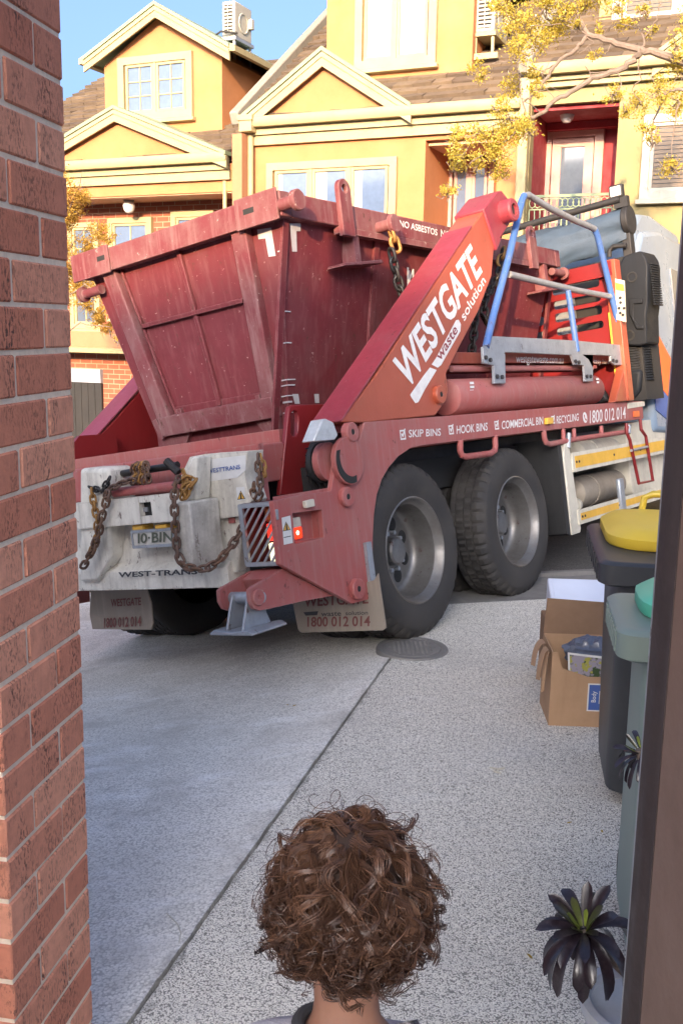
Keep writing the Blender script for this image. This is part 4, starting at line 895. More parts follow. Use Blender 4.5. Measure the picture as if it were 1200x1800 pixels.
# tanks and gear behind the guard
def tank(x0, x1, l, u, r, mt, name='air_tank'):
    m = M(); L = x1 - x0; m.lathe([(0, -.01), (r * .5, 0), (r * .9, .03), (r, .07), (r, L * .3), (r + .006, L * .3 + .002), (r + .006, L * .3 + .02), (r, L * .3 + .022), (r, L - .07), (r * .9, L - .03), (r * .5, L), (0, L + .01)], (x0, l, u), (1, 0, 0), 32); T(name, m, mt)
q = S(*z6(320, 520), .2); tank(q[0], q[0] + .8, .25, q[1], .125, m_guard)
q = S(*z6(330, 800), .2); tank(q[0] - .05, q[0] + .9, .25, q[1] - .0, .125, weathered('dusty_tank', (.34, .29, .23), (.2, .17, .14), .5, .6, .2, .1)); tank(q[0] - .14, q[0], .22, q[1] - .09, .06, m_guard)
m = M(); q0, q1 = S(*z6(360, 420), .25), S(*z6(560, 500), .25); m.box(q0[0], q0[0] + .9, .3, .5, q0[1] - .1, q0[1] + .08); m.box(q0[0] + .1, q0[0] + 1.0, .26, .5, .62, .68); T('battery_box', m, weathered('grey_box', (.2, .2, .2), (.3, .28, .24), .5, .6, 0, .2), bevel=.02)
q0, q1 = S(*z6(690, 400), .1), S(*z6(890, 780), .1); m = M(); m.prism([(p[0], p[1]) for p in rrect(q0[0], q0[0] + 1.0, .42, 1.07, .09)], .1, .6, side); T('fuel_tank', m, m_guard, bevel=.03)
# chassis, axles
m = M()
for l in (.82, 1.5): m.box(-1.0, 6.6, l, l + .1, .62, .95)
for x in (-.9, 1.9, 3.2): m.box(x, x + .08, .92, 1.5, .65, .9)
T('chassis', m, m_black)
m = M()
for x in (0.0, 1.3): m.tube([(x, .2, .5), (x, .9, .5), (x, 1.1, .5), (x, 1.22, .5), (x, 1.34, .5), (x, 1.55, .5), (x, 2.2, .5)], [.07, .08, .14, .2, .14, .08, .07], 16); m.box(x - .5, x + .5, .7, .8, .52, .6); m.box(x - .5, x + .5, 1.63, 1.73, .52, .6)
T('axle', m, m_black)
m = M(); m.prism([(2.3, .8), (-.45, .8), (-.45, 1.0), (2.3, 1.0)], .33, .62, side); m.box(-.62, -.58, .1, 2.3, .7, 1.05); T('wheel_arch_lining', m, m_dark)
# ------------------------------------------------------------------ wheels
RT = .505
def tyre_mesh(l, out):      # out=-1: outer face towards -l
    prof = [(.292, .028), (.30, .012), (.315, .010), (.345, .004), (.36, .001), (.40, .0), (.435, .004), (.455, .010), (.462, .016), (.478, .022), (.492, .034), (RT, .052), (RT, .085), (RT - .012, .087), (RT - .012, .097), (RT, .099), (RT, .14), (RT - .012, .142), (RT - .012, .152), (RT, .154), (RT, .20), (RT - .012, .202), (RT - .012, .212), (RT, .214), (RT, .243), (.49, .265), (.46, .28), (.40, .29), (.33, .285), (.292, .27)]
    n = 168
    def rf(j, k):
        r, h = prof[k]
        if 9 <= k <= 11: return -.016 if (j % 4 == 0) else 0
        if k in (8,): return -.004 if (j % 4 == 0) else 0
        if 12 <= k <= 23 and r == RT: return -.011 if ((j + (2 if h > .12 and h < .2 else 0)) % 4 == 0) else 0
        return 0
    m = M(); m.lathe([(r, h * (-out)) for r, h in prof], (0, l, 0), (0, 1, 0), n, rf); return m
def rim_mesh(l, out):
    m = M(); pr = [(.305, .016), (.311, .010), (.304, .006), (.297, .012), (.293, .022), (.288, .03), (.281, .045), (.270, .056), (.266, .09), (.263, .15), (.256, .185), (.245, .200), (.232, .206), (.205, .202), (.115, .202), (.105, .195)]
    m.lathe([(r, h * (-out)) for r, h in pr], (0, l, 0), (0, 1, 0), 64)
    m.lathe([(.285, .05 * (-out)), (.285, .26 * (-out))], (0, l, 0), (0, 1, 0), 48); return m
def hub_mesh(l, out):
    s = -out; m = M(); m.lathe([(.11, .21 * s), (.11, .19 * s), (.085, .185 * s), (.08, .14 * s), (.07, .13 * s), (.04, .127 * s), (0, .127 * s)], (0, l, 0), (0, 1, 0), 32)
    return m
def hole_mesh(l, out):
    s = -out; m = M()
    for i in range(8): a = 2 * math.pi * (i + .5) / 8; m.lathe([(.001, .1995 * s), (.038, .1995 * s), (.043, .2025 * s)], (.168 * math.cos(a), l, .165 * math.sin(a)), (0, 1, 0), 18)
    return m
def nut_mesh(l, out):
    s = -out; m = M()
    for i in range(10): a = 2 * math.pi * i / 10; x, z = .112 * math.cos(a), .112 * math.sin(a); m.cyl((x, l + .205 * s, z), (x, l + .165 * s, z), .013, 6)
    return m
protos = {}
def wheel(x, l, out, inner=True):
    w = bpy.data.objects.new('wheel', None); COL.objects.link(w); w.parent = truck; w.location = (x, 0, RT - .005); WM[w.as_pointer()] = TRK
    if (l, out) not in protos:
        L = []
        for nm, f, mt in (('tyre', tyre_mesh, m_rubber), ('rim', rim_mesh, m_rim), ('hub', hub_mesh, m_rim), ('hand_hole', hole_mesh, m_dark), ('wheel_nut', nut_mesh, m_galv)):
            o = obj(nm, f(l, out), mt, truck, frame=TRK, smooth=28 if nm == 'tyre' else 35); o.parent = w; L.append(o)
        if inner:
            m = tyre_mesh(l - out * .33, out); o = obj('tyre', m, m_rubber, truck, frame=TRK); o.parent = w; L.append(o)
        protos[(l, out)] = L
    else:
        for o in protos[(l, out)]: c = o.copy(); COL.objects.link(c); c.parent = w
for x in (0.0, 1.3):
    wheel(x, .02, -1); wheel(x, 2.40, 1)
wheel(5.6, .06, -1.0000001, False); wheel(5.6, 2.36, 1.0000001, False)
# ------------------------------------------------------------------ mudflaps
m = M(); fp = RP([(514, 1058), (657, 1020), (664, 1008), (678, 1104), (672, 1108), (530, 1112), (524, 1108)], -.56); m.prism(fp, -.56, -.552, rear); f1 = T('mudflap', m, m_flap)
m = M(); rtext(m, '1800 012 014', (541, 1101), (651, 1100), (541, 1084), -.562, .02); rtext(m, 'WESTGATE', (535, 1066), (648, 1060), (535, 1048), -.562, .02); T('flap_lettering', m, m_redink, f1, recalc=False)
m = M(); rtext(m, 'solution', (608, 1081), (647, 1080), (608, 1074), -.562, .01); rtext(m, 'waste', (565, 1083), (600, 1082), (565, 1076), -.562, .01); m.sheet(RP([(534, 1076), (560, 1074), (558, 1081), (538, 1082)], -.562), -.566, rear); T('flap_print', m, m_ink, f1, recalc=False)
m = M(); fp = RP([(160, 1034), (257, 1032), (266, 1060), (269, 1095), (266, 1107), (163, 1106), (158, 1080)], -.9); m.prism(fp, -.9, -.892, rear); f2 = T('mudflap', m, m_flap)
m = M(); rtext(m, '1800 012 014', (184, 1103), (249, 1100), (184, 1086), -.902, .02); rtext(m, 'WESTGATE', (196, 1066), (249, 1063), (196, 1053), -.902, .02); T('flap_lettering', m, m_flap if 0 else m_redink, f2, recalc=False)
m = M(); m.box(-.55, -.5, -.02, .0, .15, .62); T('flap_stay', m, m_galv)
# ------------------------------------------------------------------ rear light box
XR = S(488, 875)[0]
gb0 = RP([(423, 886), (481, 881), (493, 991), (434, 996)], XR)
l0, l1 = min(p[0] for p in gb0), max(p[0] for p in gb0); u0, u1 = min(p[1] for p in gb0), max(p[1] for p in gb0)
m = M(); m.prism([rrect(l0, l1, u0, u1, .01), rrect(l0 + .022, l1 - .028, u0 + .02, u1 - .022, .006)[::-1]], XR - .012, XR + .004, rear)
for k in range(-4, 8):
    # diagonal bars
    s0 = u0 + .02 + k * .055; pts = []
    A_ = (l1 - .028, s0 - .0); B_ = (l0 + .022, s0 + .20); 
    def clip(a, b, lo, hi):
        (x0, y0), (x1, y1) = a, b
        if max(y0, y1) < lo or min(y0, y1) > hi: return None
        if y0 < lo: x0 += (x1 - x0) * (lo - y0) / (y1 - y0); y0 = lo
        if y1 > hi: x1 = x0 + (x1 - x0) * (hi - y0) / (y1 - y0); y1 = hi
        return (x0, y0), (x1, y1)
    r = clip(A_, B_, u0 + .015, u1 - .015)
    if r: m.prism([(r[0][0], r[0][1] - .008), (r[0][0], r[0][1] + .008), (r[1][0], r[1][1] + .008), (r[1][0], r[1][1] - .008)], XR - .009, XR - .002, rear)
T('light_grille', m, m_galv)
m = M(); m.box(XR + .11, XR + .12, l0, l1, u0, u1); m.box(XR + .005, XR + .11, l0, l0 + .012, u0, u1); m.box(XR + .005, XR + .11, l1 - .012, l1, u0, u1); m.box(XR + .005, XR + .11, l0 + .013, l1 - .013, u0, u0 + .01); m.box(XR + .005, XR + .11, l0 + .013, l1 - .013, u1 - .01, u1); T('light_box', m, plain('dark_red_box', (.07, .008, .01), .6))
lm = (l0 + .055)
m = M(); m.box(XR + .04, XR + .11, lm - .035, lm + .05, u0 + .115, u0 + .20); T('tail_lamp', m, plain('lit_red_lamp', (.6, .02, .01), .3, emit=(1, .03, .015), es=.35), bevel=.008)
m = M(); m.box(XR + .04, XR + .11, lm - .04, lm + .05, u0 + .012, u0 + .105); T('tail_lamp', m, plain('lit_reverse_lamp', (.8, .8, .5), .3, emit=(1, .93, .6), es=.32), bevel=.008)
m = M(); m.box(XR + .04, XR + .11, lm - .035, lm + .05, u0 + .21, u0 + .285); T('tail_lamp', m, plain('amber_lamp', (.5, .12, .03), .3), bevel=.008)
m = M(); q = RP(zz([(430, 690), (450, 688), (455, 755), (436, 758)]), XR - .02); m.prism(q, XR - .03, XR - .012, rear); T('grille_hinge', m, m_galv, bevel=.004)
m = M(); m.box(XR + .0, XR + .5, .031, l0 + .002, u0 + .28, u1 + .02); T('rear_corner_box', m, m_panel)
# stabiliser foot
m = M(); ft = SP(zz([(280, 1190), (300, 1170), (335, 1150), (485, 1062), (640, 1140), (800, 1225), (600, 1262), (400, 1308), (345, 1318), (310, 1305), (285, 1260)]), .03)
m.prism(ft, .035, .055, side); ftp = T('stabiliser_leg', m, m_panel, bevel=.006)
m = M(); m.prism(ft, .225, .245, side); T('stabiliser_leg', m, m_panel, bevel=.006)
a, b = ft[2], ft[3]; m = M(); m.prism([(a[0] + .1, a[1] + .005), (b[0], b[1]), (b[0] + .35, b[1] - .01), (b[0] + .35, b[1] - .1), (a[0] + .12, a[1] - .05)], .056, .224, side); T('stabiliser_web', m, m_panel)
boss(456, 1050, .04, .012, m_panel, False, l=.035)
pc = S(456, 1050, .05)
m = M(); m.cyl((pc[0], .03, pc[1]), (pc[0], .25, pc[1]), .028, 18)
for l in (.085, .185): m.prism([(pc[0] - .035, pc[1] + .02), (pc[0] + .035, pc[1] + .02), (pc[0] + .10, pc[1] - .14), (pc[0] - .10, pc[1] - .14)], l, l + .014, side)
for l in (.085, .185): pass
m.prism([(.01, .02), (.28, .02), (.28, .03), (.25, .045), (.14, .035), (.04, .045), (.01, .03)], pc[0] - .125, pc[0] + .125, lambda p, t: (t, p[0] - .0, pc[1] - .18 + p[1] + .25 * (t - pc[0]) ** 2)); T('stabiliser_foot', m, m_galv, bevel=.004)
# ------------------------------------------------------------------ rear bumper assembly
z3 = lambda L: Z(130, 740, 3, L)
m = M()
lr = Rr(403, 1027, -1.15); ll = 2.15
m.prism([(-1.16, .50), (-1.15, .50), (-1.15, .60), (-1.10, .64), (-1.06, .90), (-.98, .90), (-.98, .5)], lr[0], ll, lambda p, t: (p[0], t, p[1])); T('bumper_panel', m, m_white, bevel=.008)
bm = RP(z3([(200, 395), (530, 375), (520, 540), (195, 548)]), -1.2)
hol = RP(z3([(345, 432), (405, 430), (412, 498), (352, 504)]), -1.2)
bl_, br_ = 1.62, bm[1][0] - .1; bu0, bu1 = min(p[1] for p in bm) + .01, max(p[1] for p in bm) - .02
hl_, hr_ = max(p[0] for p in hol), min(p[0] for p in hol); hu0, hu1 = min(p[1] for p in hol), max(p[1] for p in hol)
m = M(); m.box(-1.2, -1.06, hl_, bl_, bu0, bu1); m.box(-1.2, -1.06, br_, hr_, bu0, bu1); m.box(-1.198, -1.06, hr_ + .0005, hl_ - .0005, hu1, bu1 - .001); m.box(-1.198, -1.06, hr_ + .0005, hl_ - .0005, bu0 + .001, hu0); T('bumper_beam', m, m_white)
m = M(); m.box(-1.165, -1.16, hr_ - .02, hl_ + .02, hu0 - .02, hu1 + .02); T('beam_pocket', m, m_dark)
m = M(); m.prism(RP(z3([(366, 456), (390, 455), (391, 478), (368, 480)]), -1.17), -1.175, -1.166, rear); T('latch', m, m_galv)
m = M(); m.prism(RP(z3([(30, 250), (178, 246), (200, 395), (182, 470), (195, 720), (120, 850), (30, 850)]), -1.18), -1.18, -1.0, rear); T('bumper_side_block', m, m_white, bevel=.02)
mid = RP(z3([(610, 190), (690, 175), (915, 160), (912, 200), (900, 270), (905, 330), (935, 420), (930, 430), (895, 500), (735, 522), (560, 540), (560, 300)]), -1.14)
m = M(); m.prism(mid, -1.14, -1.02, rear); T('bumper_centre_plate', m, m_white, bevel=.01)
m = M(); m.prism(RP(z3([(735, 505), (890, 490), (880, 640), (860, 800), (750, 815), (740, 600)]), -1.11), -1.11, -1.03, rear); T('bumper_lower_plate', m, m_white, bevel=.01)
# guide block standing proud of the bumper
bk = RP(z3([(533, 430), (606, 426), (642, 780), (588, 786), (550, 705)]), -1.36)
m_scuff = weathered('scuffed_white', (.60, .58, .52), (.2, .17, .14), .9, .6, 0, .6, (.28, .22, .16), scale=9)
m = M(); m.prism(bk, -1.36, -1.15, rear); T('guide_block', m, m_scuff, bevel=.012)
m = M(); m.prism(RP(z3([(575, 420), (565, 330), (600, 250), (622, 190), (645, 190), (640, 420)]), -1.26), -1.26, -1.15, rear); T('guide_bracket', m, m_white, bevel=.01)
m = M(); rtext(m, 'WEST-TRANS', z3([(238, 824)])[0], z3([(655, 806)])[0], z3([(238, 797)])[0], -1.163, .03); T('stencil_lettering', m, m_ink, recalc=False)
m = M(); m.prism(RP(z3([(690, 205), (905, 180), (905, 260), (860, 300), (720, 318)]), -1.143), -1.1425, -1.1405, rear); T('maker_sticker', m, m_sticker)
m = M(); rtext(m, 'WESTTRANS', z3([(706, 276)])[0], z3([(880, 252)])[0], z3([(704, 254)])[0], -1.143, .015); T('maker_lettering', m, m_blueink, recalc=False)
w_ = -1.143
warn(RP(z3([(855, 350), (900, 347), (905, 415), (862, 420)]), w_), RP(z3([(866, 412), (900, 408), (880, 372)]), w_), rear, w_)
m = M(); pq = RP(z3([(320, 583), (528, 572), (530, 655), (325, 668)]), -1.165); m.prism(pq, -1.175, -1.165, rear); np_ = T('number_plate', m, weathered('plate_white', (.55, .53, .47), (.3, .27, .22), .5, .5, 0, .1, scale=20))
m = M(); rtext(m, 'I0·BIN', z3([(340, 644)])[0], z3([(524, 634)])[0], z3([(340, 592)])[0], -1.176, .02); T('plate_number', m, weathered('olive_ink', (.09, .10, .07), (.2, .2, .15), .3, .6), np_, recalc=False)
m = M(); m.prism([rrect(min(p[0] for p in pq) - .006, max(p[0] for p in pq) + .006, min(p[1] for p in pq) - .004, max(p[1] for p in pq) + .008, .008), rrect(min(p[0] for p in pq) + .006, max(p[0] for p in pq) - .006, min(p[1] for p in pq) + .012, max(p[1] for p in pq) - .008, .004)[::-1]], -1.18, -1.1755, rear); T('plate_rim', m, m_galv, np_)
for x in (365, 485): m = M(); q = Rr(*z3([(x, 562)])[0], -1.14); m.box(-1.18, -1.10, q[0] - .045, q[0] + .045, q[1] - .012, q[1] + .02); T('plate_lamp', m, m_yellow, bevel=.008)
m = M(); q = RP(z3([(838, 540), (880, 536), (884, 590), (845, 592)]), -1.03); m.prism(q, -1.04, -1.03, rear); T('side_reflector', m, m_orange)
q = RP(z3([(828, 735), (905, 745), (900, 830), (834, 832)]), -1.0); m = M(); m.prism(q, -1.0, -.99, rear); ch = T('chevron_board', m, m_yellow)
m = M(); m.prism(RP(z3([(828, 735), (905, 745), (900, 815)]), -1.003), -1.003, -1.0005, rear); T('chevron_stripe', m, m_redlamp if 0 else m_redwall, ch)
# red cross members behind
m = M(); q = RP(z3([(30, 270), (1110, 140), (1110, 300), (30, 470)]), -.95)
m.box(-.95, -.72, .31, 2.16, 1.0, 1.2); T('rear_cross_beam', m, m_panel, bevel=.01)
m = M(); p0 = Rr(*z3([(390, 262)])[0], -1.08); p1 = Rr(*z3([(520, 236)])[0], -1.08); m.cyl((-1.08, 1.25, p0[1]), (-1.08, p1[0] - .04, p1[1]), .02, 12); m.tube([(-1.1, p1[0] + .02, p1[1] + .03), (-1.09, p1[0] - .05, p1[1] - .04)], .022, 8); T('hook_bar', m, m_chaindark)
m = M(); p0 = Rr(*z3([(215, 378)])[0], -1.17); p1 = Rr(*z3([(530, 345)])[0], -1.17); m.cyl((-1.17, p0[0], p0[1]), (-1.17, p1[0] - .05, p0[1] + .0), .025, 14); T('tow_bar', m, m_panel)
m = M(); m.box(-1.12, -.96, .36, .40, .82, 1.17); m.box(-1.0, -.96, .245, .5, .82, 1.2); T('chain_pocket', m, m_panel)
# ------------------------------------------------------------------ chains
def chain(name, pts, link, r, mt, parent=truck, jit=.15, seed=1):
    P = [Vector(p) for p in pts]; rr = random.Random(seed); L = [0]
    for i in range(len(P) - 1): L.append(L[-1] + (P[i + 1] - P[i]).length)
    def at_(d):
        d = max(0, min(L[-1] - 1e-6, d))
        for i in range(len(P) - 1):
            if d <= L[i + 1]: return P[i].lerp(P[i + 1], (d - L[i]) / (L[i + 1] - L[i] + 1e-9))
    m = M(); step = link * .68; d = step * .5; k = 0; up = Vector((.3, .2, 1)).normalized()
    while d < L[-1]:
        c = at_(d); t = (at_(d + step * .5) - at_(d - step * .5)).normalized(); a = t.cross(Vector((1, .15, .1))); a = a.normalized() if a.length > .1 else t.orthogonal().normalized(); b = t.cross(a)
        th = (math.pi / 2 if k % 2 else 0) + rr.uniform(-.35, .35) + math.pi / 4; w = a * math.cos(th) + b * math.sin(th); hw = link * .28; hl = link * .5 - hw
        ring = []
        for q in range(6): ang_ = math.pi * q / 5 - math.pi / 2; ring.append(c + t * (hl + hw * math.cos(ang_)) + w * hw * math.sin(ang_))
        for q in range(6): ang_ = math.pi * q / 5 + math.pi / 2; ring.append(c + t * (-hl + hw * math.cos(ang_)) + w * hw * math.sin(ang_))
        m.tube(ring, r, 6, closed=True); d += step; k += 1
    return T(name, m, mt, parent, smooth=70)
def rp3(L, x): 
    o = []
    for p in L:
        xx = p[2] if len(p) > 2 else x; q = Rr(*z3([(p[0], p[1])])[0], xx); o.append((xx, q[0], q[1]))
    return o
def sag(a, b, s, n=10):
    a, b = Vector(a), Vector(b); return [a.lerp(b, i / n) - Vector((0, 0, s * 4 * (i / n) * (1 - i / n))) for i in range(n + 1)]
chain('chain', rp3([(185, 375), (150, 500), (130, 600), (100, 680), (55, 760)], -1.24), .062, .0075, m_rust)
chain('chain', rp3([(95, 360), (105, 440), (125, 530), (120, 620), (95, 690)], -1.22), .055, .0065, m_gold, seed=2)
chain('chain', rp3([(170, 400), (190, 360), (260, 325), (330, 310)], -1.22), .055, .0065, m_rust, seed=3)
for k in range(5): chain('chain', rp3([(310 + k * 16, 330 - (k % 2) * 8), (315 + k * 15, 240 + (k % 3) * 6), (345 + k * 9, 225), (380 + k * 4, 290 + k * 8)], -1.13 - .012 * k), .05, .006, m_gold if k % 2 else m_rust, seed=5 + k)
chain('chain', rp3([(190, 300), (150, 370), (85, 350)], -1.2), .05, .006, m_chaindark, seed=12)
ropes = rp3([(560, 300, -1.27), (535, 330, -1.34), (528, 420, -1.385), (535, 560, -1.385), (545, 700, -1.385), (580, 765, -1.385), (650, 782, -1.38), (710, 775, -1.36), (770, 730, -1.3), (830, 660, -1.24), (870, 600, -1.2), (885, 570, -1.17)], -1.38)
chain('chain', ropes, .06, .0075, m_rust, seed=20)
chain('chain', rp3([(575, 260, -1.27), (590, 300, -1.27), (570, 350, -1.3), (600, 300, -1.3), (640, 320, -1.3), (600, 340, -1.3), (575, 400, -1.32)], -1.3), .05, .0065, m_gold, seed=21)
chain('chain', rp3([(640, 320, -1.3), (610, 350, -1.31), (590, 400, -1.32), (560, 360, -1.32)], -1.3), .05, .0065, m_gold, seed=22)
chain('chain', rp3([(970, 180), (975, 260), (985, 340), (975, 400), (960, 412)], -1.13), .055, .007, m_rust, seed=23)
chain('chain', rp3([(985, 180), (1000, 250), (1010, 300)], -1.11), .05, .006, m_gold, seed=24)
chain('chain', rp3([(950, 330), (945, 380), (955, 415)], -1.12), .05, .006, m_rust, seed=25)
# lifting chains from the bin to the arms
pk = S(683, 402, .26)
chain('lifting_chain', [(pk[0], .25, pk[1]), (pk[0] + .03, .24, pk[1] - .12)], .1, .012, m_gold, seed=30)
q1 = S(687, 440, .25); q2 = S(696, 480, .25); q3 = S(706, 520, .25); q4 = S(730, 560, .25)
chain('lifting_chain', [(q1[0], .25, q1[1]), (q2[0], .25, q2[1]), (q3[0], .25, q3[1]), (q4[0], .25, q4[1])], .085, .011, m_chaindark, seed=31)
q = [S(*p, .22) for p in ((836, 545), (832, 590), (826, 640))]; chain('lifting_chain', [(p[0], .22, p[1]) for p in q], .08, .011, m_chaindark, seed=32)
q = [S(*p, .22) for p in ((883, 440), (880, 470), (868, 500), (852, 525), (850, 560), (860, 568))]; chain('lifting_chain', [(p[0], .22, p[1]) for p in q], .08, .011, m_chaindark, seed=33)
q = [S(*p, .22) for p in ((884, 438), (882, 452), (880, 462))]; chain('lifting_chain', [(p[0], .22, p[1]) for p in q], .1, .012, m_gold, seed=34)
# ------------------------------------------------------------------ headboard, cab, tarp roll, intake
XH = 3.42; m = M(); outer = [(-.02, 1.25), (2.4, 1.25), (2.4, 2.42), (-.02, 2.42)]; holes = []
for ya, yb in ((490, 511), (522, 537), (544, 560), (571, 584)):
    u0, u1 = Rr(1015, yb, 3.42)[1], Rr(1015, ya, 3.42)[1]
    for l0, l1 in ((.12, .55), (.65, 1.1), (1.3, 1.75), (1.85, 2.3)): holes.append(rrect(l0, l1, u0, u1, .025)[::-1])
m.prism([outer] + holes, XH, XH + .02, rear); m.box(XH - .06, XH - .001, -.02, 2.4, 2.3, 2.42); T('headboard', m, m_redclean, bevel=.004)
m = M(); m.box(XH - .05, XH + .07, -.05, .045, 1.25, 2.43); m.prism([(XH - .3, 1.25), (XH + .1, 1.25), (XH + .1, 1.62), (XH - .02, 1.55)], -.03, .04, side); T('headboard_post', m, m_arm, bevel=.006)
m = M(); m.box(XH - .055, XH - .051, .035, .05, 1.3, 2.0); T('yellow_edge', m, m_yellow)
m = M(); m.box(XH + .3, XH + .36, .5, 2.3, 1.2, 2.3); m.tube([(XH + .2, .1, 1.45), (XH + .2, 1.0, 1.48)], .05, 14); T('rear_gear', m, m_galv)
m = M(); m.prism([(.08, 1.26), (.2, 1.5), (.3, 1.42), (.5, 1.5), (.6, 1.26)], XH - .15, XH - .06, rear); T('black_cover', m, m_black, bevel=.03)
cab_s = [(4.25, .95), (6.4, .8), (6.5, 1.3), (6.35, 2.0), (6.1, 2.55), (5.6, 2.8), (4.9, 2.86), (4.45, 2.8), (4.27, 2.6)]
m = M(); m.prism(cab_s, .06, 2.36, side); cb = T('cab', m, m_cab, bevel=.08, seg=3)
m = M(); m.prism([(5.1, 1.75), (6.0, 1.75), (5.85, 2.45), (5.1, 2.5)], .045, .0595, side); T('cab_window', m, m_glassdark, cb)
m = M(); m.prism([(4.3, 1.45), (5.0, 1.1), (5.0, 1.5), (4.3, 2.05)], .050, .0595, side); T('stripe', m, m_orange, cb)
m = M(); m.prism([(4.3, 1.15), (5.0, .9), (5.0, 1.09), (4.3, 1.44)], .050, .0595, side); T('stripe', m, m_blueink, cb)
m = M(); m.prism([(4.3, 2.3), (4.33, 2.86), (4.5, 2.97), (4.9, 3.0), (5.6, 2.9), (5.7, 2.82)], .1, 2.3, side); T('roof_fairing', m, m_cab, bevel=.1, seg=3)
# black intake tower
zi = lambda L: RP([z1(842 + (x - 842) * .7, y) for x, y in L], 3.72)
m = M(); m.prism(zi([(842, 465), (900, 395), (960, 375), (1035, 362), (1070, 400), (1085, 440), (1083, 640), (1072, 700), (1078, 850), (1030, 862), (892, 862), (888, 742), (848, 700)]), 3.72, 4.05, rear); it = T('air_intake', m, m_plastic, bevel=.02)
m = M(); m.prism(zi([(950, 615), (1050, 612), (1050, 640), (985, 642), (985, 720), (1020, 755), (1060, 758), (1060, 775), (1005, 775), (955, 700)]), 3.7, 3.72, rear); T('intake_rib', m, m_plastic, it, bevel=.006)
m = M()
le = min(q[0] for q in zi([(1085, 440), (1083, 640)])); ue, ub_ = zi([(1085, 430)])[0][1], zi([(1083, 650)])[0][1]
for i in range(18):
    u = ub_ + (ue - ub_) * i / 17; m.box(3.78, 3.98, le - .012, le + .004, u, u + .012)
T('intake_louvre', m, m_plastic, it)
m = M()
for x, y in ((925, 500), (912, 808)): q = Rr(*z1(x, y), 3.7); m.lathe([(0, .004), (.03, .004), (.034, -.004), (.045, -.004), (.05, .02)], (3.718, q[0], q[1]), (1, 0, 0), 20)
T('intake_plug', m, m_dark, it)
q = Rr(*z1(930, 930), 3.9); m = M(); prof = []
for i in range(15): u = -.02 - i * .022; prof += [(.15, u), (.165, u - .006), (.165, u - .012), (.15, u - .018)]
m.lathe(prof, (3.92, q[0], Rr(*z1(960, 862), 3.9)[1] + .03), (0, 0, 1), 32); T('bellows', m, m_plastic)
m = M(); q = zi([(893, 990), (1028, 990), (1015, 1100), (960, 1150), (905, 1150), (885, 1100)]); m.prism(q, 3.75, 4.05, rear); T('intake_box', m, m_plastic, bevel=.03)
m = M(); m.box(3.8, 4.24, -.25 + .2, 2.3, 1.25, 2.5); T('engine_cover', m, m_dark)
m = M(); m.tube([(3.75, *Rr(*z1(810, 395), 3.75)), (3.75, *Rr(*z1(812, 360), 3.75)), (3.75, *Rr(*z1(830, 340), 3.75)), (3.75, *Rr(*z1(900, 333), 3.75))], .02, 10); T('pipe', m, m_black)
# control panel
q = RP([z1(*p) for p in ((840, 508), (888, 520), (896, 738), (848, 726))], 3.36); m = M(); m.prism(q, 3.36, 3.38, rear); cp_ = T('control_panel', m, m_guard)
m = M(); m.prism(RP([z1(*p) for p in ((842, 530), (885, 540), (888, 575), (845, 568))], 3.355), 3.354, 3.359, rear); T('yellow_label', m, m_yellow, cp_)
m = M()
for x, y in ((868, 610), (870, 635), (862, 665), (888, 665), (868, 690), (882, 700)): c = Rr(*z1(x, y), 3.355); m.prism(circ(c[0], c[1], .012, 8), 3.35, 3.359, rear)
T('switch', m, m_ink, cp_)
# tarp roll
A0 = Rr(905, 427, 3.85); A1 = Rr(1092, 388, 3.85); lt = [i / 24 for i in range(25)]
m = M(); pts = []; rr = random.Random(4)
uc = A1[1] - .0
n_ = 28
for i in range(49):
    f_ = i / 48; l = -.02 + 2.3 * f_
    ring = []
    for j in range(n_):
        a_ = 2 * math.pi * j / n_; r = .105 + .010 * math.sin(3 * a_ + l * 3) + .035 * noise.noise(Vector((l * 2.5, math.cos(a_) * 2.5, math.sin(a_) * 2.5))) + .012 * noise.noise(Vector((l * 9, math.cos(a_) * 5, math.sin(a_) * 5)))
        sg = -.05 * math.sin(math.pi * min(1, f_ * 1.0)) - (.06 if math.sin(a_) < -.3 else 0) * math.sin(math.pi * f_)
        ring.append((3.85 + r * .9 * math.cos(a_), l, uc - .045 + sg + r * 1.45 * math.sin(a_)))
    pts += ring
m.add(pts, [(i * n_ + j, i * n_ + (j + 1) % n_, (i + 1) * n_ + (j + 1) % n_, (i + 1) * n_ + j) for i in range(48) for j in range(n_)]); T('tarpaulin_roll', m, m_tarp, smooth=60)
m = M(); m.cyl((3.85, -.06, uc - .01), (3.85, .0, uc - .01), .125, 28); m.box(3.8, 3.9, -.05, .03, 2.45, uc - .1); T('roll_end_cap', m, m_black, bevel=.01)
m = M(); m.cyl((3.78, .0, uc + .17), (3.78, 2.3, uc + .13), .03, 12); T('roll_cover_bar', m, m_black)
q = Rr(1083, 337, 3.8); m = M(); m.box(3.77, 3.83, q[0] - .06, q[0] + .06, q[1] - .055, q[1] + .055); wl = T('work_lamp', m, m_black, bevel=.008)
m = M(); m.box(3.766, 3.7695, q[0] - .045, q[0] + .045, q[1] - .04, q[1] + .04); T('lamp_lens', m, m_sticker, wl)
m = M(); m.tube([(3.8, q[0], q[1] - .05), (3.8, q[0] - .02, uc + .12)], .02, 8); m.box(3.78, 3.84, q[0] - .09, q[0] + .03, uc + .1, uc + .19); T('lamp_stalk', m, m_black, wl)
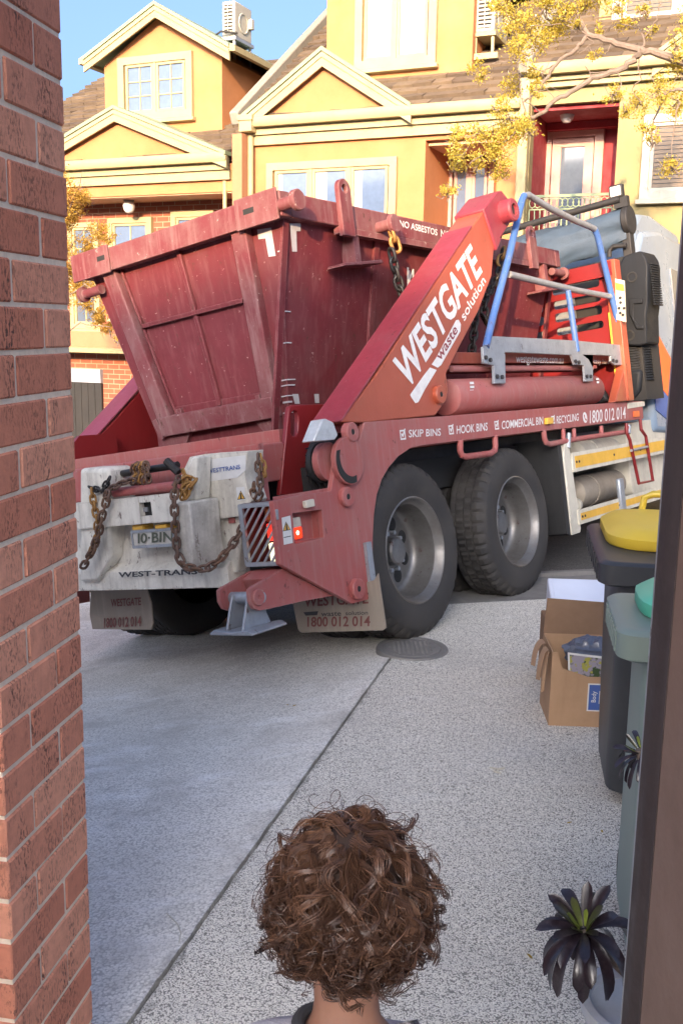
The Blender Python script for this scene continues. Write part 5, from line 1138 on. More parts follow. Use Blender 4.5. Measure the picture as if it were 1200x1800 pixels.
# ================================================================== THE SKIP BIN (rests on the truck)
binb = thing('skip_bin', 'large battered crimson steel skip bin carried on the back of the truck', 'skip bin', TRK @ Matrix.Translation((-.3, 1.2, 1.2)))
B = lambda name, m, mt, parent=binb, **k: obj(name, m, mt, parent, frame=TRK, **k)
XB, XE = -.44, 3.16; LB, LE = .36, 2.06; UT = 2.565; UB = 1.235
bx0, bx1 = -.22, 2.85; bl0, bl1 = .68, 1.74
def lerp2(t, a, b): return a + (b - a) * t
# body: four tapering walls with a clipped near corner
def ringb(t, ins=0):
    x0 = lerp2(t, bx0, XB + .05) + ins; x1 = lerp2(t, bx1, XE - .05) - ins; y0 = lerp2(t, bl0, LB + .04) + ins; y1 = lerp2(t, bl1, LE - .04) - ins; u = lerp2(t, UB, UT - .12)
    return [(x0, y0, u), (x1, y0, u), (x1, y1, u), (x0, y1, u)]
m = M(); a = ringb(0); b = ringb(1); c = ringb(1, .012); d = ringb(0.01, .012)
vs = a + b + c + d
fs = [(i, (i + 1) % 4, 4 + (i + 1) % 4, 4 + i) for i in range(4)] + [(4 + i, 4 + (i + 1) % 4, 8 + (i + 1) % 4, 8 + i) for i in range(4)] + [(8 + i, 8 + (i + 1) % 4, 12 + (i + 1) % 4, 12 + i) for i in range(4)] + [(12, 13, 14, 15), (3, 2, 1, 0)]
m.add(vs, fs); B('body', m, m_bin, recalc=False, smooth=0)
def onrear(fl, fu, off=0.0):      # point on the rear wall: fl across 0..1 from right, fu up 0..1
    r = [Vector(p) for p in (ringb(fu)[0], ringb(fu)[3])]; p = r[0].lerp(r[1], fl); return (p.x - off, p.y, p.z)
def onside(x, fu, off=0.0):
    r = ringb(fu)[0]; return (x, r[1] - off, r[2])
# rim
m = M(); hh = .14
m.box(XB - .02, XB + .07, LB - .02, LE + .02, UT - hh, UT)
for l0, l1 in ((LB - .02, LB + .06), (LE - .06, LE + .02)): m.box(XB + .071, XE - .071, l0, l1, UT - hh, UT)
m.box(XE - .07, XE + .02, LB - .02, LE + .02, UT - hh, UT); B('rim', m, m_bin_edge, bevel=.008)
m = M(); m.box(XB - .035, XB - .021, LB + .27, LE - .32, UT - hh - .008, UT - .008)
for l0, l1 in ((LB - .02, LB + .29), (LE - .33, LE + .03)): m.box(XB - .05, XB - .0355, l0, l1, UT - hh - .02, UT + .012)
B('rim_plate', m, m_bin_edge, bevel=.005)
# tailgate frame on the rear wall
def strip(m, P, Q, w0, w1, th):   # raised strip from P to Q (fl,fu) on the rear wall, width along fl/fu normal in metres
    A_, B_ = Vector(onrear(*P)), Vector(onrear(*Q)); nrm_ = Vector((-1, 0, -.16)).normalized(); t = (B_ - A_).normalized(); s = t.cross(nrm_).normalized()
    vs = [A_ + s * w0, B_ + s * w0, B_ + s * w1, A_ + s * w1]; vs = vs + [v + nrm_ * th for v in vs]
    m.add(vs, [(0, 1, 2, 3), (4, 5, 6, 7), (0, 1, 5, 4), (1, 2, 6, 5), (2, 3, 7, 6), (3, 0, 4, 7)])
m = M()
def rpx(px, py):      # pixel -> (fl, fu) on rear wall
    q = None; x = -.35
    for _ in range(4):
        l, u = Rr(px, py, x); fu = (u - UB) / (UT - .12 - UB); x = lerp2(fu, bx0, XB + .05)
    r = ringb(fu); return ((l - r[0][1]) / (r[3][1] - r[0][1]), fu)
z4 = lambda x, y: (110 + x / 2.927, 320 + y / 2.927)
R4 = lambda x, y: rpx(*z4(x, y))
strip(m, R4(925, 200), R4(1095, 1130), -.055, .055, .06)
strip(m, R4(250, 415), R4(560, 1230), -.055, .055, .06)
tg = B('corner_post', m, m_bin_edge, bevel=.006)
m = M(); strip(m, R4(540, 1255), R4(1120, 1150), -.065, .06, .07); B('bottom_sill', m, m_bin_edge, bevel=.006)
m = M()
strip(m, R4(590, 300), R4(820, 1145), -.016, .016, .025); strip(m, R4(425, 740), R4(945, 605), -.014, .014, .035); strip(m, R4(590, 1180), R4(1040, 1105), -.03, .03, .012)
strip(m, R4(290, 400), R4(595, 1195), -.008, .008, .02); strip(m, R4(905, 215), R4(1045, 1110), -.008, .008, .02)
B('tailgate_ribs', m, m_bin, bevel=.004)
m = M()
for P in ((610, 1180), (1015, 1110)): strip(m, R4(*P), R4(P[0] + 22, P[1] - 5), -.02, .02, .04)
strip(m, R4(505, 1215), R4(550, 1310), -.02, .02, .06)
B('latch', m, m_bin_edge)
# skids under the sill
m = M()
for L in (((505, 1290), (680, 1262), (640, 1385), (520, 1420)), ((990, 1215), (1125, 1190), (1135, 1300), (1080, 1312))):
    ps = [Vector(onrear(*R4(*p), .03)) for p in L]; vs = ps + [p + Vector((.06, 0, 0)) for p in ps]; m.add(vs, [(0, 1, 2, 3), (7, 6, 5, 4), (0, 1, 5, 4), (1, 2, 6, 5), (2, 3, 7, 6), (3, 0, 4, 7)])
B('skid_gusset', m, m_bin_edge)
m = M()
for l in (.8, 1.5): m.box(bx0, bx1, l, l + .12, UB - .09, UB)
B('skid', m, m_bin_edge)
m = M(); m.box(bx0 + .05, bx0 + .1, .7, 1.72, 1.15, 1.3); B('tail_step', m, m_bin)
# slots and pins on the rim
m = M()
for a_, b_ in (((925, 125), (985, 160)), ((175, 370), (220, 410))):
    q0, q1 = Rr(*z4(*a_), XB - .05), Rr(*z4(*b_), XB - .05); m.box(XB - .0515, XB - .0505, q1[0], q0[0], max(q0[1], q1[1]) - .05, max(q0[1], q1[1]) - .02)
B('rim_slot', m, m_dark)
def pin(c, d, r, L, label=None):
    m = M(); m.lathe([(0, 0), (r * .9, 0), (r, .006), (r, .03), (r * .6, .035), (r * .6, L), (0, L)], c, d, 20); return B('rim_pin', m, m_bin_edge)
q = Rr(*z4(102, 490), XB - .0); pin((XB + .02, q[0] + .05, UT - hh - .09), (0, -1, 0), .05, .2)
q = S(518, 376, LB - .12); pin((q[0] + .02, LB - .15, UT - hh * .6), (0, 1, 0), .058, .2)
q = S(687, 410, LB - .12); pin((q[0] + .02, LB - .15, UT - hh * .75), (0, 1, 0), .058, .2)
q = S(988, 468, LB - .12); pin((XE + .12, LB + .0, UT - hh * 1.3), (-1, 0, 0), .05, .25)
# lifting lugs
for px_, py_ in ((602, 352), (932, 430)):
    q = S(px_, py_, LB - .03); x = q[0]; m = M(); o_ = [(x - .06, UT - .2), (x + .06, UT - .2)] + [(x + .06 * math.cos(R_(a_)), UT + .075 + .06 * math.sin(R_(a_))) for a_ in range(0, 181, 20)]
    m.prism([o_, circ(x, UT + .075, .027, 14)[::-1]], LB - .055, LB - .021, side); B('lifting_lug', m, m_bin_edge, bevel=.005)
# side ribs and foot lugs under the rim
m = M(); r2 = random.Random(5)
for x in (XB + .05, XB + .95, XB + 2.6, XE - .07):
    for (o1, w) in ((.0, .012),):
        pa, pb = Vector(onside(x, .0)), Vector(onside(x, 1.0)); vs = [pa, pb, pb + Vector((.05, 0, 0)), pa + Vector((.05, 0, 0))]; vs += [v + Vector((0, -.018, 0)) for v in vs]
        m.add(vs, [(0, 1, 2, 3), (4, 5, 6, 7), (0, 1, 5, 4), (1, 2, 6, 5), (2, 3, 7, 6), (3, 0, 4, 7)])
pa, pb = Vector(onside(bx0, 0)), Vector(onside(XB + .05, 1.0)); 
B('side_rib', m, m_bin)
m = M()
for px_, x1_ in ((600, 0), (932, 0)):
    x = S(px_ + 10, 400, LB)[0]; m.box(x + .02, x + .08, LB - .02, LB + .08, UT - .36, UT - hh); m.prism([(x - .15, UT - .38), (x + .28, UT - .33), (x + .26, UT - .31), (x + .05, UT - .34), (x - .13, UT - .36)], LB - .05, LB + .08, side)
B('lug_foot', m, m_bin_edge, bevel=.004)
m = M(); m.box(XB + .5, XE - .5, LB - .03, LB + .02, UT - hh - .04, UT - hh - .001); B('rim_underside', m, m_bin_edge)
# reflective tapes, L shaped
m_tape = weathered('faded_tape', (.48, .48, .50), (.45, .2, .2), .35, .5, 0, .2, scale=25)
m = M()
def tape_r(L):
    ps = [Vector(onrear(*R4(*p), .0035)) for p in L]; tr = tessellate_polygon([[Vector((p.y, p.z, 0)) for p in ps]]); m.add(ps, [tuple(t) for t in tr])
def tape_s(L):
    ps = []
    for p in L:
        l = LB
        for _ in range(4): x, u = S(*p, l); l = lerp2((u - UB) / (UT - .12 - UB), bl0, LB + .04)
        ps.append(Vector((x, l - .004, u)))
    tr = tessellate_polygon([[Vector((p.x, p.z, 0)) for p in ps]]); m.add(ps, [tuple(t) for t in tr])
z5 = lambda x, y: (440 + x / 3, 310 + y / 3)
tape_r([(1003, 245), (1075, 235), (1098, 380), (1062, 385), (1045, 290), (1010, 295)])
tape_r([(218, 492), (240, 486), (288, 605), (262, 618)]); tape_r([(505, 1215), (525, 1207), (560, 1300), (545, 1312)])
tape_s([z5(*p) for p in ((205, 250), (262, 248), (262, 290), (240, 290), (243, 398), (218, 398))]); tape_s([z5(*p) for p in ((218, 1148), (250, 1148), (258, 1200), (232, 1200))]); tape_s([z5(*p) for p in ((333, 1148), (358, 1148), (360, 1195), (338, 1195))])
tape_s([z5(*p) for p in ((828, 498), (838, 496), (842, 570), (832, 575))])
B('reflective_tape', m, m_tape, recalc=False)
m = M(); L0 = LB - .0215
text(m, 'NO ASBESTOS', S(702, 398, L0), S(768, 414, L0), S(702, 386.5, L0), side, L0 - .001, .012); B('rim_lettering', m, m_letter, recalc=False); m = M(); text(m, 'NO FIBRO', S(774, 415.5, L0), S(822, 427, L0), S(774, 403, L0), side, L0 - .001, .012); B('rim_lettering', m, m_letter, recalc=False)
m = M(); text(m, 'WESTGATE', S(712, 500, .45), S(808, 525, .45), S(712, 470, .45), lambda p, t: (p[0], lerp2((p[1] - UB) / (UT - .12 - UB), bl0, LB + .04) - .005, p[1]), 0, .02); B('side_lettering', m, m_letter, recalc=False)
# weld scars and dents
m = M(); r2 = random.Random(8)
for k in range(9):
    f_ = r2.uniform(.1, .85); P = Vector(onside(lerp2(f_, bx0, XB + .05), f_)); w = r2.uniform(.02, .07); m.box(P.x + .0, P.x + w, P.y - .008, P.y + .01, P.z, P.z + .006)
    P = Vector(onrear(0, f_)); m.box(P.x - .008, P.x + .01, P.y, P.y + w, P.z, P.z + .006)
B('weld_scar', m, m_tape)
# ================================================================== WHEELIE BINS, CARTONS, PLANT
def ring_rr(x0, x1, y0, y1, r, z, n=5): return [(p[0], p[1], z) for p in rrect(x0, x1, y0, y1, r, n)]
def loft(m, rings, cap0=True, cap1=True, c=.5):
    n = len(rings[0]); vs = [v for R in rings for v in R]
    fs = [(i * n + j, i * n + (j + 1) % n, (i + 1) * n + (j + 1) % n, (i + 1) * n + j) for i in range(len(rings) - 1) for j in range(n)]
    if cap0: fs.append(tuple(range(n - 1, -1, -1)))
    if cap1: fs.append(tuple((len(rings) - 1) * n + j for j in range(n)))
    m.add(vs, fs, c); return m
def wheelie(label, org, rz, w, d, h, bw, bx, by, mbody, mlid, lidw):
    mw = at(org[0], org[1], 0, rz)
    if isinstance(bx, tuple): q_ = mw.inverted() @ gz(*bx); bx, by = q_.x, q_.y; bw = w - .04 - bx
    o = thing('wheelie_bin', label, 'bin', mw)
    # local: near left top corner of the rim at (0,0,h); +x right, +y away
    m = M(); loft(m, [ring_rr(bx, bx + bw, by, d - .02, .07, .06), ring_rr(bx - .005, bx + bw, by - .01, d - .02, .07, .12), ring_rr(.075, w - .045, .06, d - .05, .06, h - .12), ring_rr(.07, w - .04, .055, d - .045, .06, h - .10)])
    obj('body', m, mbody, o, frame=mw, smooth=40)
    m = M(); loft(m, [ring_rr(.02, w - .02, .03, d - .02, .05, h - .10), ring_rr(.0, w, .0, d, .05, h - .085), ring_rr(.0, w, .0, d, .05, h - .02), ring_rr(.012, w - .012, .012, d - .012, .045, h - .01), ring_rr(.03, w - .03, .03, d - .03, .04, h - .01)])
    for k in range(7): m.box(-.004, .004, .06 + k * (d - .12) / 7, .085 + k * (d - .12) / 7, h - .08, h - .025)
    obj('rim', m, mbody, o, frame=mw, smooth=40)
    a, b, yl = lidw; m = M(); loft(m, [ring_rr(a, w + .0, yl, d - b, .14, h - .008), ring_rr(a - .006, w + .005, yl - .006, d - b + .006, .145, h + .0), ring_rr(a - .006, w + .005, yl - .006, d - b + .006, .145, h + .03), ring_rr(a + .03, w - .03, yl + .03, d - b - .03, .12, h + .055), ring_rr(a + .09, w - .08, yl + .08, d - b - .09, .10, h + .066)])
    ld = obj('lid', m, mlid, o, frame=mw, smooth=40)
    m = M(); yy = d - b - .03; m.tube([(a + .16, yy, h + .045), (a + .17, yy + .01, h + .10), (a + .20, yy + .012, h + .115), (w - .12, yy + .012, h + .115), (w - .09, yy + .01, h + .10), (w - .08, yy, h + .045)], .014, 10); obj('handle', m, mlid, ld, frame=mw)
    m = M(); m.tube([(a + .19, yl + .07, h + .056), (a + .20, yl + .055, h + .075), (a + .23, yl + .05, h + .085), (w - .1, yl + .05, h + .085)], .013, 10); obj('handle', m, mlid, ld, frame=mw)
    m = M(); m.box(a + .2, w - .08, yl + .045, yl + .11, h + .03, h + .062); obj('grip_recess', m, mlid, ld, frame=mw, bevel=.015)
    for xx in (bx + .01, bx + bw - .05): m = M(); m.lathe([(0, 0), (.08, 0), (.1, .01), (.1, .035), (.08, .045), (0, .045)], (xx, d - .03, .1), (1, 0, 0), 28); obj('wheel', m, m_rubber, o, frame=mw)
    return o
def sheen(name, col, rough): 
    m, nt, bs = newmat(name); v = coord(nt)
    c = mix(nt, ramp(nt, noi(nt, v, 9, 5), .4, .75, (0, 0, 0), (.35,) * 3), col, tuple(x * .8 + .03 for x in col)); nt.links.new(c, bs.inputs['Base Color']); bs.inputs['Roughness'].default_value = rough; bump(nt, bs, noi(nt, v, 45, 3), .08, .003); return m
m_ylid = sheen('yellow_lid', (.72, .50, .045), .4); m_glid = sheen('mint_lid', (.10, .52, .34), .4); m_gbody = sheen('grey_green_bin', (.20, .26, .23), .5); m_bbody = sheen('charcoal_bin', (.035, .037, .042), .45)
wheelie('charcoal wheelie bin with a bright yellow lid, furthest from the doorway', (.865, 3.24), ang, .60, .72, 1.0, .46, .10, .24, m_bbody, m_ylid, (.05, -.02, .20))
wheelie('smaller grey-green wheelie bin with a mint green lid beside the door frame', (.718, 2.46), ang, .50, .42, 1.0, .36, (1104, 1745), .06, m_gbody, m_glid, (.075, -.02, .07))
# cartons
m_card = weathered('cardboard', (.42, .26, .15), (.30, .18, .10), .35, .85, 0, .35, scale=5)
m_cardd = weathered('cardboard_inside', (.22, .13, .075), (.15, .09, .05), .35, .85, 0, .2, scale=5)
cf = at(.946, 4.234, 0, R_(-3)); cw, cdp, chh = .36, .28, .345
ct = thing('cardboard_carton', 'torn open brown cardboard carton with a blue label beside the charcoal bin', 'box', cf)
m = M(); fr = [(0, 0), (cw, 0), (cw, .30), (.30, .235), (.16, .235), (.05, .27), (.02, .345), (0, .34)]
m.prism(fr, 0, .004, lambda p, t: (p[0], t, p[1])); m.box(0, .004, .0041, cdp, 0, chh); m.box(cw - .004, cw, .0041, cdp, 0, chh); m.box(.0041, cw - .0041, cdp - .004, cdp, 0, chh); m.box(.0041, cw - .0041, .0041, cdp - .0041, .002, .006); obj('carton_body', m, m_card, ct, frame=cf)
m = M(); m.prism([(0, 0), (cw, 0), (cw - .01, .15), (.012, .165)], 0, .004, lambda p, t: (p[0], cdp + t + p[1] * .12, chh + p[1])); obj('back_flap', m, m_cardd, ct, frame=cf)
for k, (y0, y1, L, o_) in enumerate(((.02, .11, .15, -.030), (.12, .22, .12, -.04), (.0, .05, .19, -.012))):
    m = M(); vs = []
    for i in range(7):
        f_ = i / 6; z = chh + .02 * math.sin(f_ * 3) - L * f_ ** 1.3; x = o_ * math.sin(f_ * 1.5) - .012; vs += [(x, y0 + .02 * f_, z), (x - .01 * f_, y1 - .03 * f_ * f_, z - .01)]
    vs += [(v[0] - .003, v[1], v[2]) for v in vs]
    fs = [(2 * i, 2 * i + 1, 2 * i + 3, 2 * i + 2) for i in range(6)] + [(14 + 2 * i, 14 + 2 * i + 2, 14 + 2 * i + 3, 14 + 2 * i + 1) for i in range(6)] + [(2 * i, 2 * i + 2, 16 + 2 * i, 14 + 2 * i) for i in range(6)] + [(2 * i + 1, 15 + 2 * i, 17 + 2 * i, 3 + 2 * i) for i in range(6)]
    m.add(vs, fs); obj('torn_flap', m, m_card, ct, frame=cf, smooth=60)
m = M(); m.box(.165, .27, -.0012, -.0002, .075, .205); lb = obj('label', m, m_sticker, ct, frame=cf)
m = M(); m.box(.171, .264, -.0022, -.0013, .081, .199); obj('label_blue', m, m_blueink, lb, frame=cf)
m = M(); fn = lambda p, t: (p[0], t, p[1]); text(m, 'Body', (.202, .118), (.202, .17), (.182, .118), fn, -.003, .01); [m.box(x, x + .003, -.0032, -.0026, .112, z) for x, z in ((.216, .172), (.228, .185), (.240, .165), (.250, .180))]; obj('label_print', m, m_sticker, lb, frame=cf, recalc=False)
# things inside the carton
pk_ = thing('plastic_packet', 'glossy printed plastic packet standing in the torn carton', 'packet', cf @ Matrix.Translation((.2, .03, .2)))
m_pack, nt, bs = newmat('packet_print'); v = coord(nt); c = mix(nt, ramp(nt, noi(nt, v, 22, 3), .42, .5), (.06, .09, .04), (.30, .27, .32)); c = mix(nt, ramp(nt, noi(nt, v, 35, 2), .55, .6), c, (.35, .33, .08)); nt.links.new(c, bs.inputs['Base Color']); bs.inputs['Roughness'].default_value = .2
m = M(); m.prism([(.085, .225), (.33, .195), (.34, .31), (.075, .335)], .010, .016, fn); obj('printed_front', m, m_pack, pk_, frame=cf)
m = M(); m.prism([[(.078, .218), (.336, .187), (.347, .318), (.068, .343)], [(.087, .227), (.077, .333), (.338, .308), (.328, .197)]], .0085, .0098, fn); obj('packet_border', m, m_sticker, pk_, frame=cf)
bg_ = thing('refuse_bag', 'crumpled slate blue plastic bag poking out of the torn carton', 'bag', cf @ Matrix.Translation((.2, .15, .2)))
m = M(); vs = []; nn_ = 40
for i in range(21):
    th = math.pi * i / 20
    for j in range(nn_):
        ph = 2 * math.pi * j / nn_; q = Vector((math.sin(th) * math.cos(ph), math.sin(th) * math.sin(ph), math.cos(th))); r = 1 + .28 * abs(noise.noise(q * 3.2)) + .12 * noise.noise(q * 8)
        vs.append((.205 + q.x * .12 * r, .15 + q.y * .085 * r, .30 + q.z * .07 * r))
m.add(vs, [(i * nn_ + j, i * nn_ + (j + 1) % nn_, (i + 1) * nn_ + (j + 1) % nn_, (i + 1) * nn_ + j) for i in range(20) for j in range(nn_)]); obj('bag_body', m, sheen('slate_bag', (.10, .115, .16), .3), bg_, frame=cf, smooth=30)
# second carton with white crate
cf2 = at(1.02, 4.66, 0, R_(-3)); c2 = thing('cardboard_carton', 'low plain brown carton standing behind the torn one under the white crate', 'box', cf2)
m = M(); m.box(0, .4, 0, .3, 0, .33); obj('carton_body', m, m_cardd, c2, frame=cf2, bevel=.004); m = M(); m.box(.17, .22, -.001, .301, .3302, .3312); obj('tape', m, m_card, c2, frame=cf2)
cf3 = at(1.045, 4.70, .332, R_(-3)); wc = thing('white_crate', 'white plastic crate with small holes lying on the carton behind the torn one', 'crate', cf3)
m_wc = sheen('white_plastic', (.62, .66, .76), .4)
m = M(); vs = [(0, 0, 0), (.32, 0, 0), (.32, .26, 0), (0, .26, 0), (0.0, .0, .05), (.32, 0, .05), (.32, .26, .17), (0, .26, .17)]; m.add(vs, [(0, 1, 2, 3), (4, 5, 6, 7), (0, 1, 5, 4), (1, 2, 6, 5), (2, 3, 7, 6), (3, 0, 4, 7)]); obj('crate_body', m, m_wc, wc, frame=cf3, bevel=.008)
m = M(); 
for x in (.012, .03, .05, .075, .095): m.box(x, x + .009, -.001, .001, .012 + (x * 7 % .02), .022 + (x * 7 % .02))
obj('hole_row', m, m_ink, wc, frame=cf3)
m = M(); vs = [(.02, .02, .0615), (.31, .02, .0615), (.31, .245, .1653), (.02, .245, .1653)]; m.add(vs + [(a, b, c + .003) for a, b, c in vs], [(0, 1, 2, 3), (4, 5, 6, 7), (0, 1, 5, 4), (1, 2, 6, 5), (2, 3, 7, 6), (3, 0, 4, 7)]); obj('lid_panel', m, m_wc, wc, frame=cf3, bevel=.002)
# ------------------------------------------------------------------ dark rosette succulent
m_suc, nt, bs = newmat('succulent_leaf'); at_ = nt.nodes.new('ShaderNodeAttribute'); at_.attribute_name = 'tint'
r = nt.nodes.new('ShaderNodeValToRGB'); nt.links.new(at_.outputs['Fac'], r.inputs[0]); r.color_ramp.elements[0].color = (.30, .38, .05, 1); r.color_ramp.elements[1].color = (.020, .013, .018, 1); r.color_ramp.elements[1].position = .5
e = r.color_ramp.elements.new(.22); e.color = (.09, .11, .03, 1)
c = mix(nt, ramp(nt, noi(nt, coord(nt), 70, 4), .45, .75, (0, 0, 0), (.4,) * 3), r.outputs[0], (.09, .07, .08)); nt.links.new(c, bs.inputs['Base Color']); bs.inputs['Roughness'].default_value = .28; bs.inputs['Coat Weight'].default_value = .12
def rosette(m, C, axis, n, L0, seed, droop=1.0):
    rr = random.Random(seed); ax = axis.normalized(); U = ax.orthogonal().normalized(); V = ax.cross(U)
    for i in range(n):
        f = i / (n - 1); a = i * 2.39996 + rr.uniform(-.15, .15); L = L0 * (.34 + .75 * f ** .7) * rr.uniform(.9, 1.12); el = R_(72 - 78 * f ** .8) + rr.uniform(-.08, .08)
        rad = (U * math.cos(a) + V * math.sin(a)); d = (rad * math.cos(el) + ax * math.sin(el)).normalized(); p = C + rad * .008 - ax * .02 * f; vs = []; K = 9
        sidev = d.cross(ax).normalized(); W = L * rr.uniform(.115, .155) * (1.0 - .25 * f)
        for k in range(K + 1):
            g = k / K; w = W * (.28 + .72 * math.sin(math.pi * min(1, (g * .62 + .02)) ** 1.0)) if g < .8 else W * (1 - ((g - .8) / .2) ** 2.2) * .93 + .0006
            nrm__ = sidev.cross(d).normalized(); cup = .35 * w
            vs += [p - sidev * w + nrm__ * cup, p, p + sidev * w + nrm__ * cup, p - nrm__ * .0028 * (1.1 - g)]
            d = (d + Vector((0, 0, -1)) * (.34 * f * f * droop * rr.uniform(.6, 1.1)) * (.5 + g)).normalized(); p = p + d * L / K
        fs = []
        for k in range(K): b0 = 4 * k; fs += [(b0, b0 + 1, b0 + 5, b0 + 4), (b0 + 1, b0 + 2, b0 + 6, b0 + 5), (b0 + 2, b0 + 3, b0 + 7, b0 + 6), (b0 + 3, b0, b0 + 4, b0 + 7)]
        o = len(m.v); m.v += [tuple(v) for v in vs]
        for q in fs: m.f.append(tuple(x + o for x in q)); g = (q[0] // 4) / K; m.c.append(min(1, max(0, f * 2.1 + g * .42 * (f + .25))))
RA = hit(1024, 1632, Vector((0, 2.06, 0)), Vector((0, 1, 0))); RB = hit(1122, 1318, Vector((0, 2.2, 0)), Vector((0, 1, 0)))
pl = thing('succulent_plant', 'dark purple rosette succulent with green heart leaning out of a pot by the door frame', 'plant', at(.70, 2.06, 0))
m = M(); rosette(m, RA, Vector((-.25, -.35, .9)), 38, .15, 4, 2.3); obj('rosette', m, m_suc, pl, smooth=50)
m = M(); rosette(m, RB, Vector((-.5, -.1, .8)), 20, .085, 9, 2.0); obj('rosette', m, m_suc, pl, smooth=50)
m = M(); m.tube([Vector((.70, 2.06, .2)), Vector((.69, 2.06, .28)), RA + Vector((.06, .0, -.07)), RA + Vector((0, 0, -.01))], [.014, .012, .01, .009], 10); m.tube([Vector((.71, 2.08, .2)), Vector((.73, 2.12, .4)), RB + Vector((.04, .0, -.15)), RB], [.014, .012, .01, .009], 10); obj('stem', m, m_bark, pl)
m_pot = weathered('pale_pot', (.50, .52, .56), (.3, .3, .3), .4, .5, 0, .2)
m = M(); m.lathe([(0, 0), (.10, 0), (.105, .01), (.135, .19), (.145, .2), (.145, .225), (.125, .225), (.122, .2), (0, .19)], (.72, 2.06, 0), (0, 0, 1), 40); obj('pot', m, m_pot, pl)

# ================================================================== THE CHILD
HC = CAM + ray(612, 1592) * 1.22
PX, PY = HC.x, HC.y
ch = thing('person', 'small child with curly brown hair and pale waffle shirt, facing the truck', 'person', at(PX, PY, 0))
m_skin, nt, bs = newmat('skin'); v = coord(nt); c = mix(nt, ramp(nt, noi(nt, v, 30, 4), .4, .7), (.25, .125, .082), (.22, .108, .072)); nt.links.new(c, bs.inputs['Base Color']); bs.inputs['Roughness'].default_value = .5; bs.inputs['Subsurface Weight'].default_value = .15; bs.inputs['Subsurface Radius'].default_value = (.02, .008, .004)
def skinned(name, pts, edges, mt, sub=2):
    me = bpy.data.meshes.new(name); me.from_pydata([Vector(p[:3]) - Vector((PX, PY, 0)) for p in pts], edges, []); o = bpy.data.objects.new(name, me); COL.objects.link(o); o.parent = ch
    me.materials.append(mt); sk = o.modifiers.new('skin', 'SKIN'); sk.use_smooth_shade = True
    if not me.skin_vertices: me.attributes.new
    b = bmesh.new(); b.from_mesh(me); ly = b.verts.layers.skin.verify(); b.verts.ensure_lookup_table()
    for i, p in enumerate(pts):
        rr = p[3]; b.verts[i][ly].radius = rr if isinstance(rr, tuple) else (rr, rr); b.verts[i][ly].use_root = (i == 0)
    b.to_mesh(me); b.free(); sb = o.modifiers.new('sub', 'SUBSURF'); sb.levels = sub; sb.render_levels = sub; return o
P = []; E = []
def J(x, y, z, r, link=None): P.append((PX + x, PY + y, z, r)); (E.append((link, len(P) - 1)) if link is not None else None); return len(P) - 1
hz = HC.z
pel = J(0, 0, .50, (.085, .075)); sp1 = J(0, 0, .60, (.082, .07), pel); sp2 = J(0, -.005, .72, (.088, .07), sp1); chs = J(0, -.008, .81, (.095, .068), sp2); nb = J(0, -.012, hz - .165, (.048, .045), chs); nk = J(0, -.004, hz - .115, (.039, .038), nb)
jw = J(0, .018, hz - .065, (.058, .062), nk); hd = J(0, .005, hz, (.074, .088), jw); tp_ = J(0, -.002, hz + .055, (.060, .068), hd)
ns = J(0, .100, hz - .022, (.010, .010), jw)
for s in (-1, 1):
    J(s * .066, .005, hz - .02, (.010, .018), hd)
    sh_ = J(s * .105, -.008, .835, (.038, .036), chs); el = J(s * .145, -.02, .66, (.027, .027), sh_); wr = J(s * .15, .02, .515, (.019, .017), el); pm = J(s * .152, .035, .475, (.024, .012), wr)
    kn = None
    for k, (dx, L) in enumerate(((-.018, .043), (-.006, .050), (.006, .047), (.017, .037))):
        b0 = J(s * .152 + s * dx, .042, .445, .0075, pm); b1 = J(s * .152 + s * dx, .050, .445 - L * .5, .0062, b0); J(s * .150 + s * dx, .047, .445 - L, .0052, b1)
    t0 = J(s * .130, .045, .475, .0078, pm); J(s * .122, .058, .452, .0062, t0)
    hp = J(s * .05, .0, .46, (.062, .062), pel); kn = J(s * .062, .01, .27, (.042, .042), hp); an = J(s * .066, -.005, .07, (.026, .028), kn); J(s * .07, .06, .03, (.026, .02), an)
body = skinned('body', P, E, m_skin)
# eyes and mouth
for s in (-1, 1): m = M(); m.lathe([(.0001, -.012), (.008, -.009), (.012, 0), (.008, .009), (.0001, .012)], (PX + s * .03, PY + .078, hz - .002), (0, 1, 0), 16); obj('eye', m, m_sticker, ch, smooth=80)
m = M(); m.tube([(PX - .02, PY + .082, hz - .062), (PX, PY + .088, hz - .064), (PX + .02, PY + .082, hz - .062)], [.003, .005, .003], 8); obj('mouth', m, plain('lips', (.5, .2, .17), .5), ch)
# clothes
m_shirt, nt, bs = newmat('waffle_shirt'); v = coord(nt); ck = N(nt, 'ShaderNodeTexVoronoi'); ck.inputs['Scale'].default_value = 420; nt.links.new(v, ck.inputs['Vector']); c = mix(nt, ramp(nt, ck.outputs['Distance'], .2, .6), (.50, .47, .50), (.42, .40, .43)); nt.links.new(c, bs.inputs['Base Color']); bs.inputs['Roughness'].default_value = .9; bump(nt, bs, ck.outputs['Distance'], .5, .002)
P = []; E = []
a = J(0, 0, .52, (.100, .088)); b = J(0, 0, .62, (.098, .084), a); c_ = J(0, -.005, .73, (.100, .082), b); d_ = J(0, -.008, .815, (.105, .078), c_); J(0, -.012, hz - .195, (.062, .056), d_)
for s in (-1, 1): q = J(s * .108, -.008, .846 + (.006 if s < 0 else -.004), (.043, .043), d_); J(s * .142, -.018, .70, (.040, .040), q)
skinned('shirt', P, E, m_shirt)
m = M(); m.tube([(PX + .060 * math.cos(t), PY - .012 + .056 * math.sin(t), hz - .172 - .018 * math.cos(t) - .006 * math.sin(t)) for t in [2 * math.pi * i / 32 for i in range(32)]], .0085, 10, closed=True); obj('collar', m, plain('charcoal_rib', (.035, .035, .04), .9), ch)
P = []; E = []
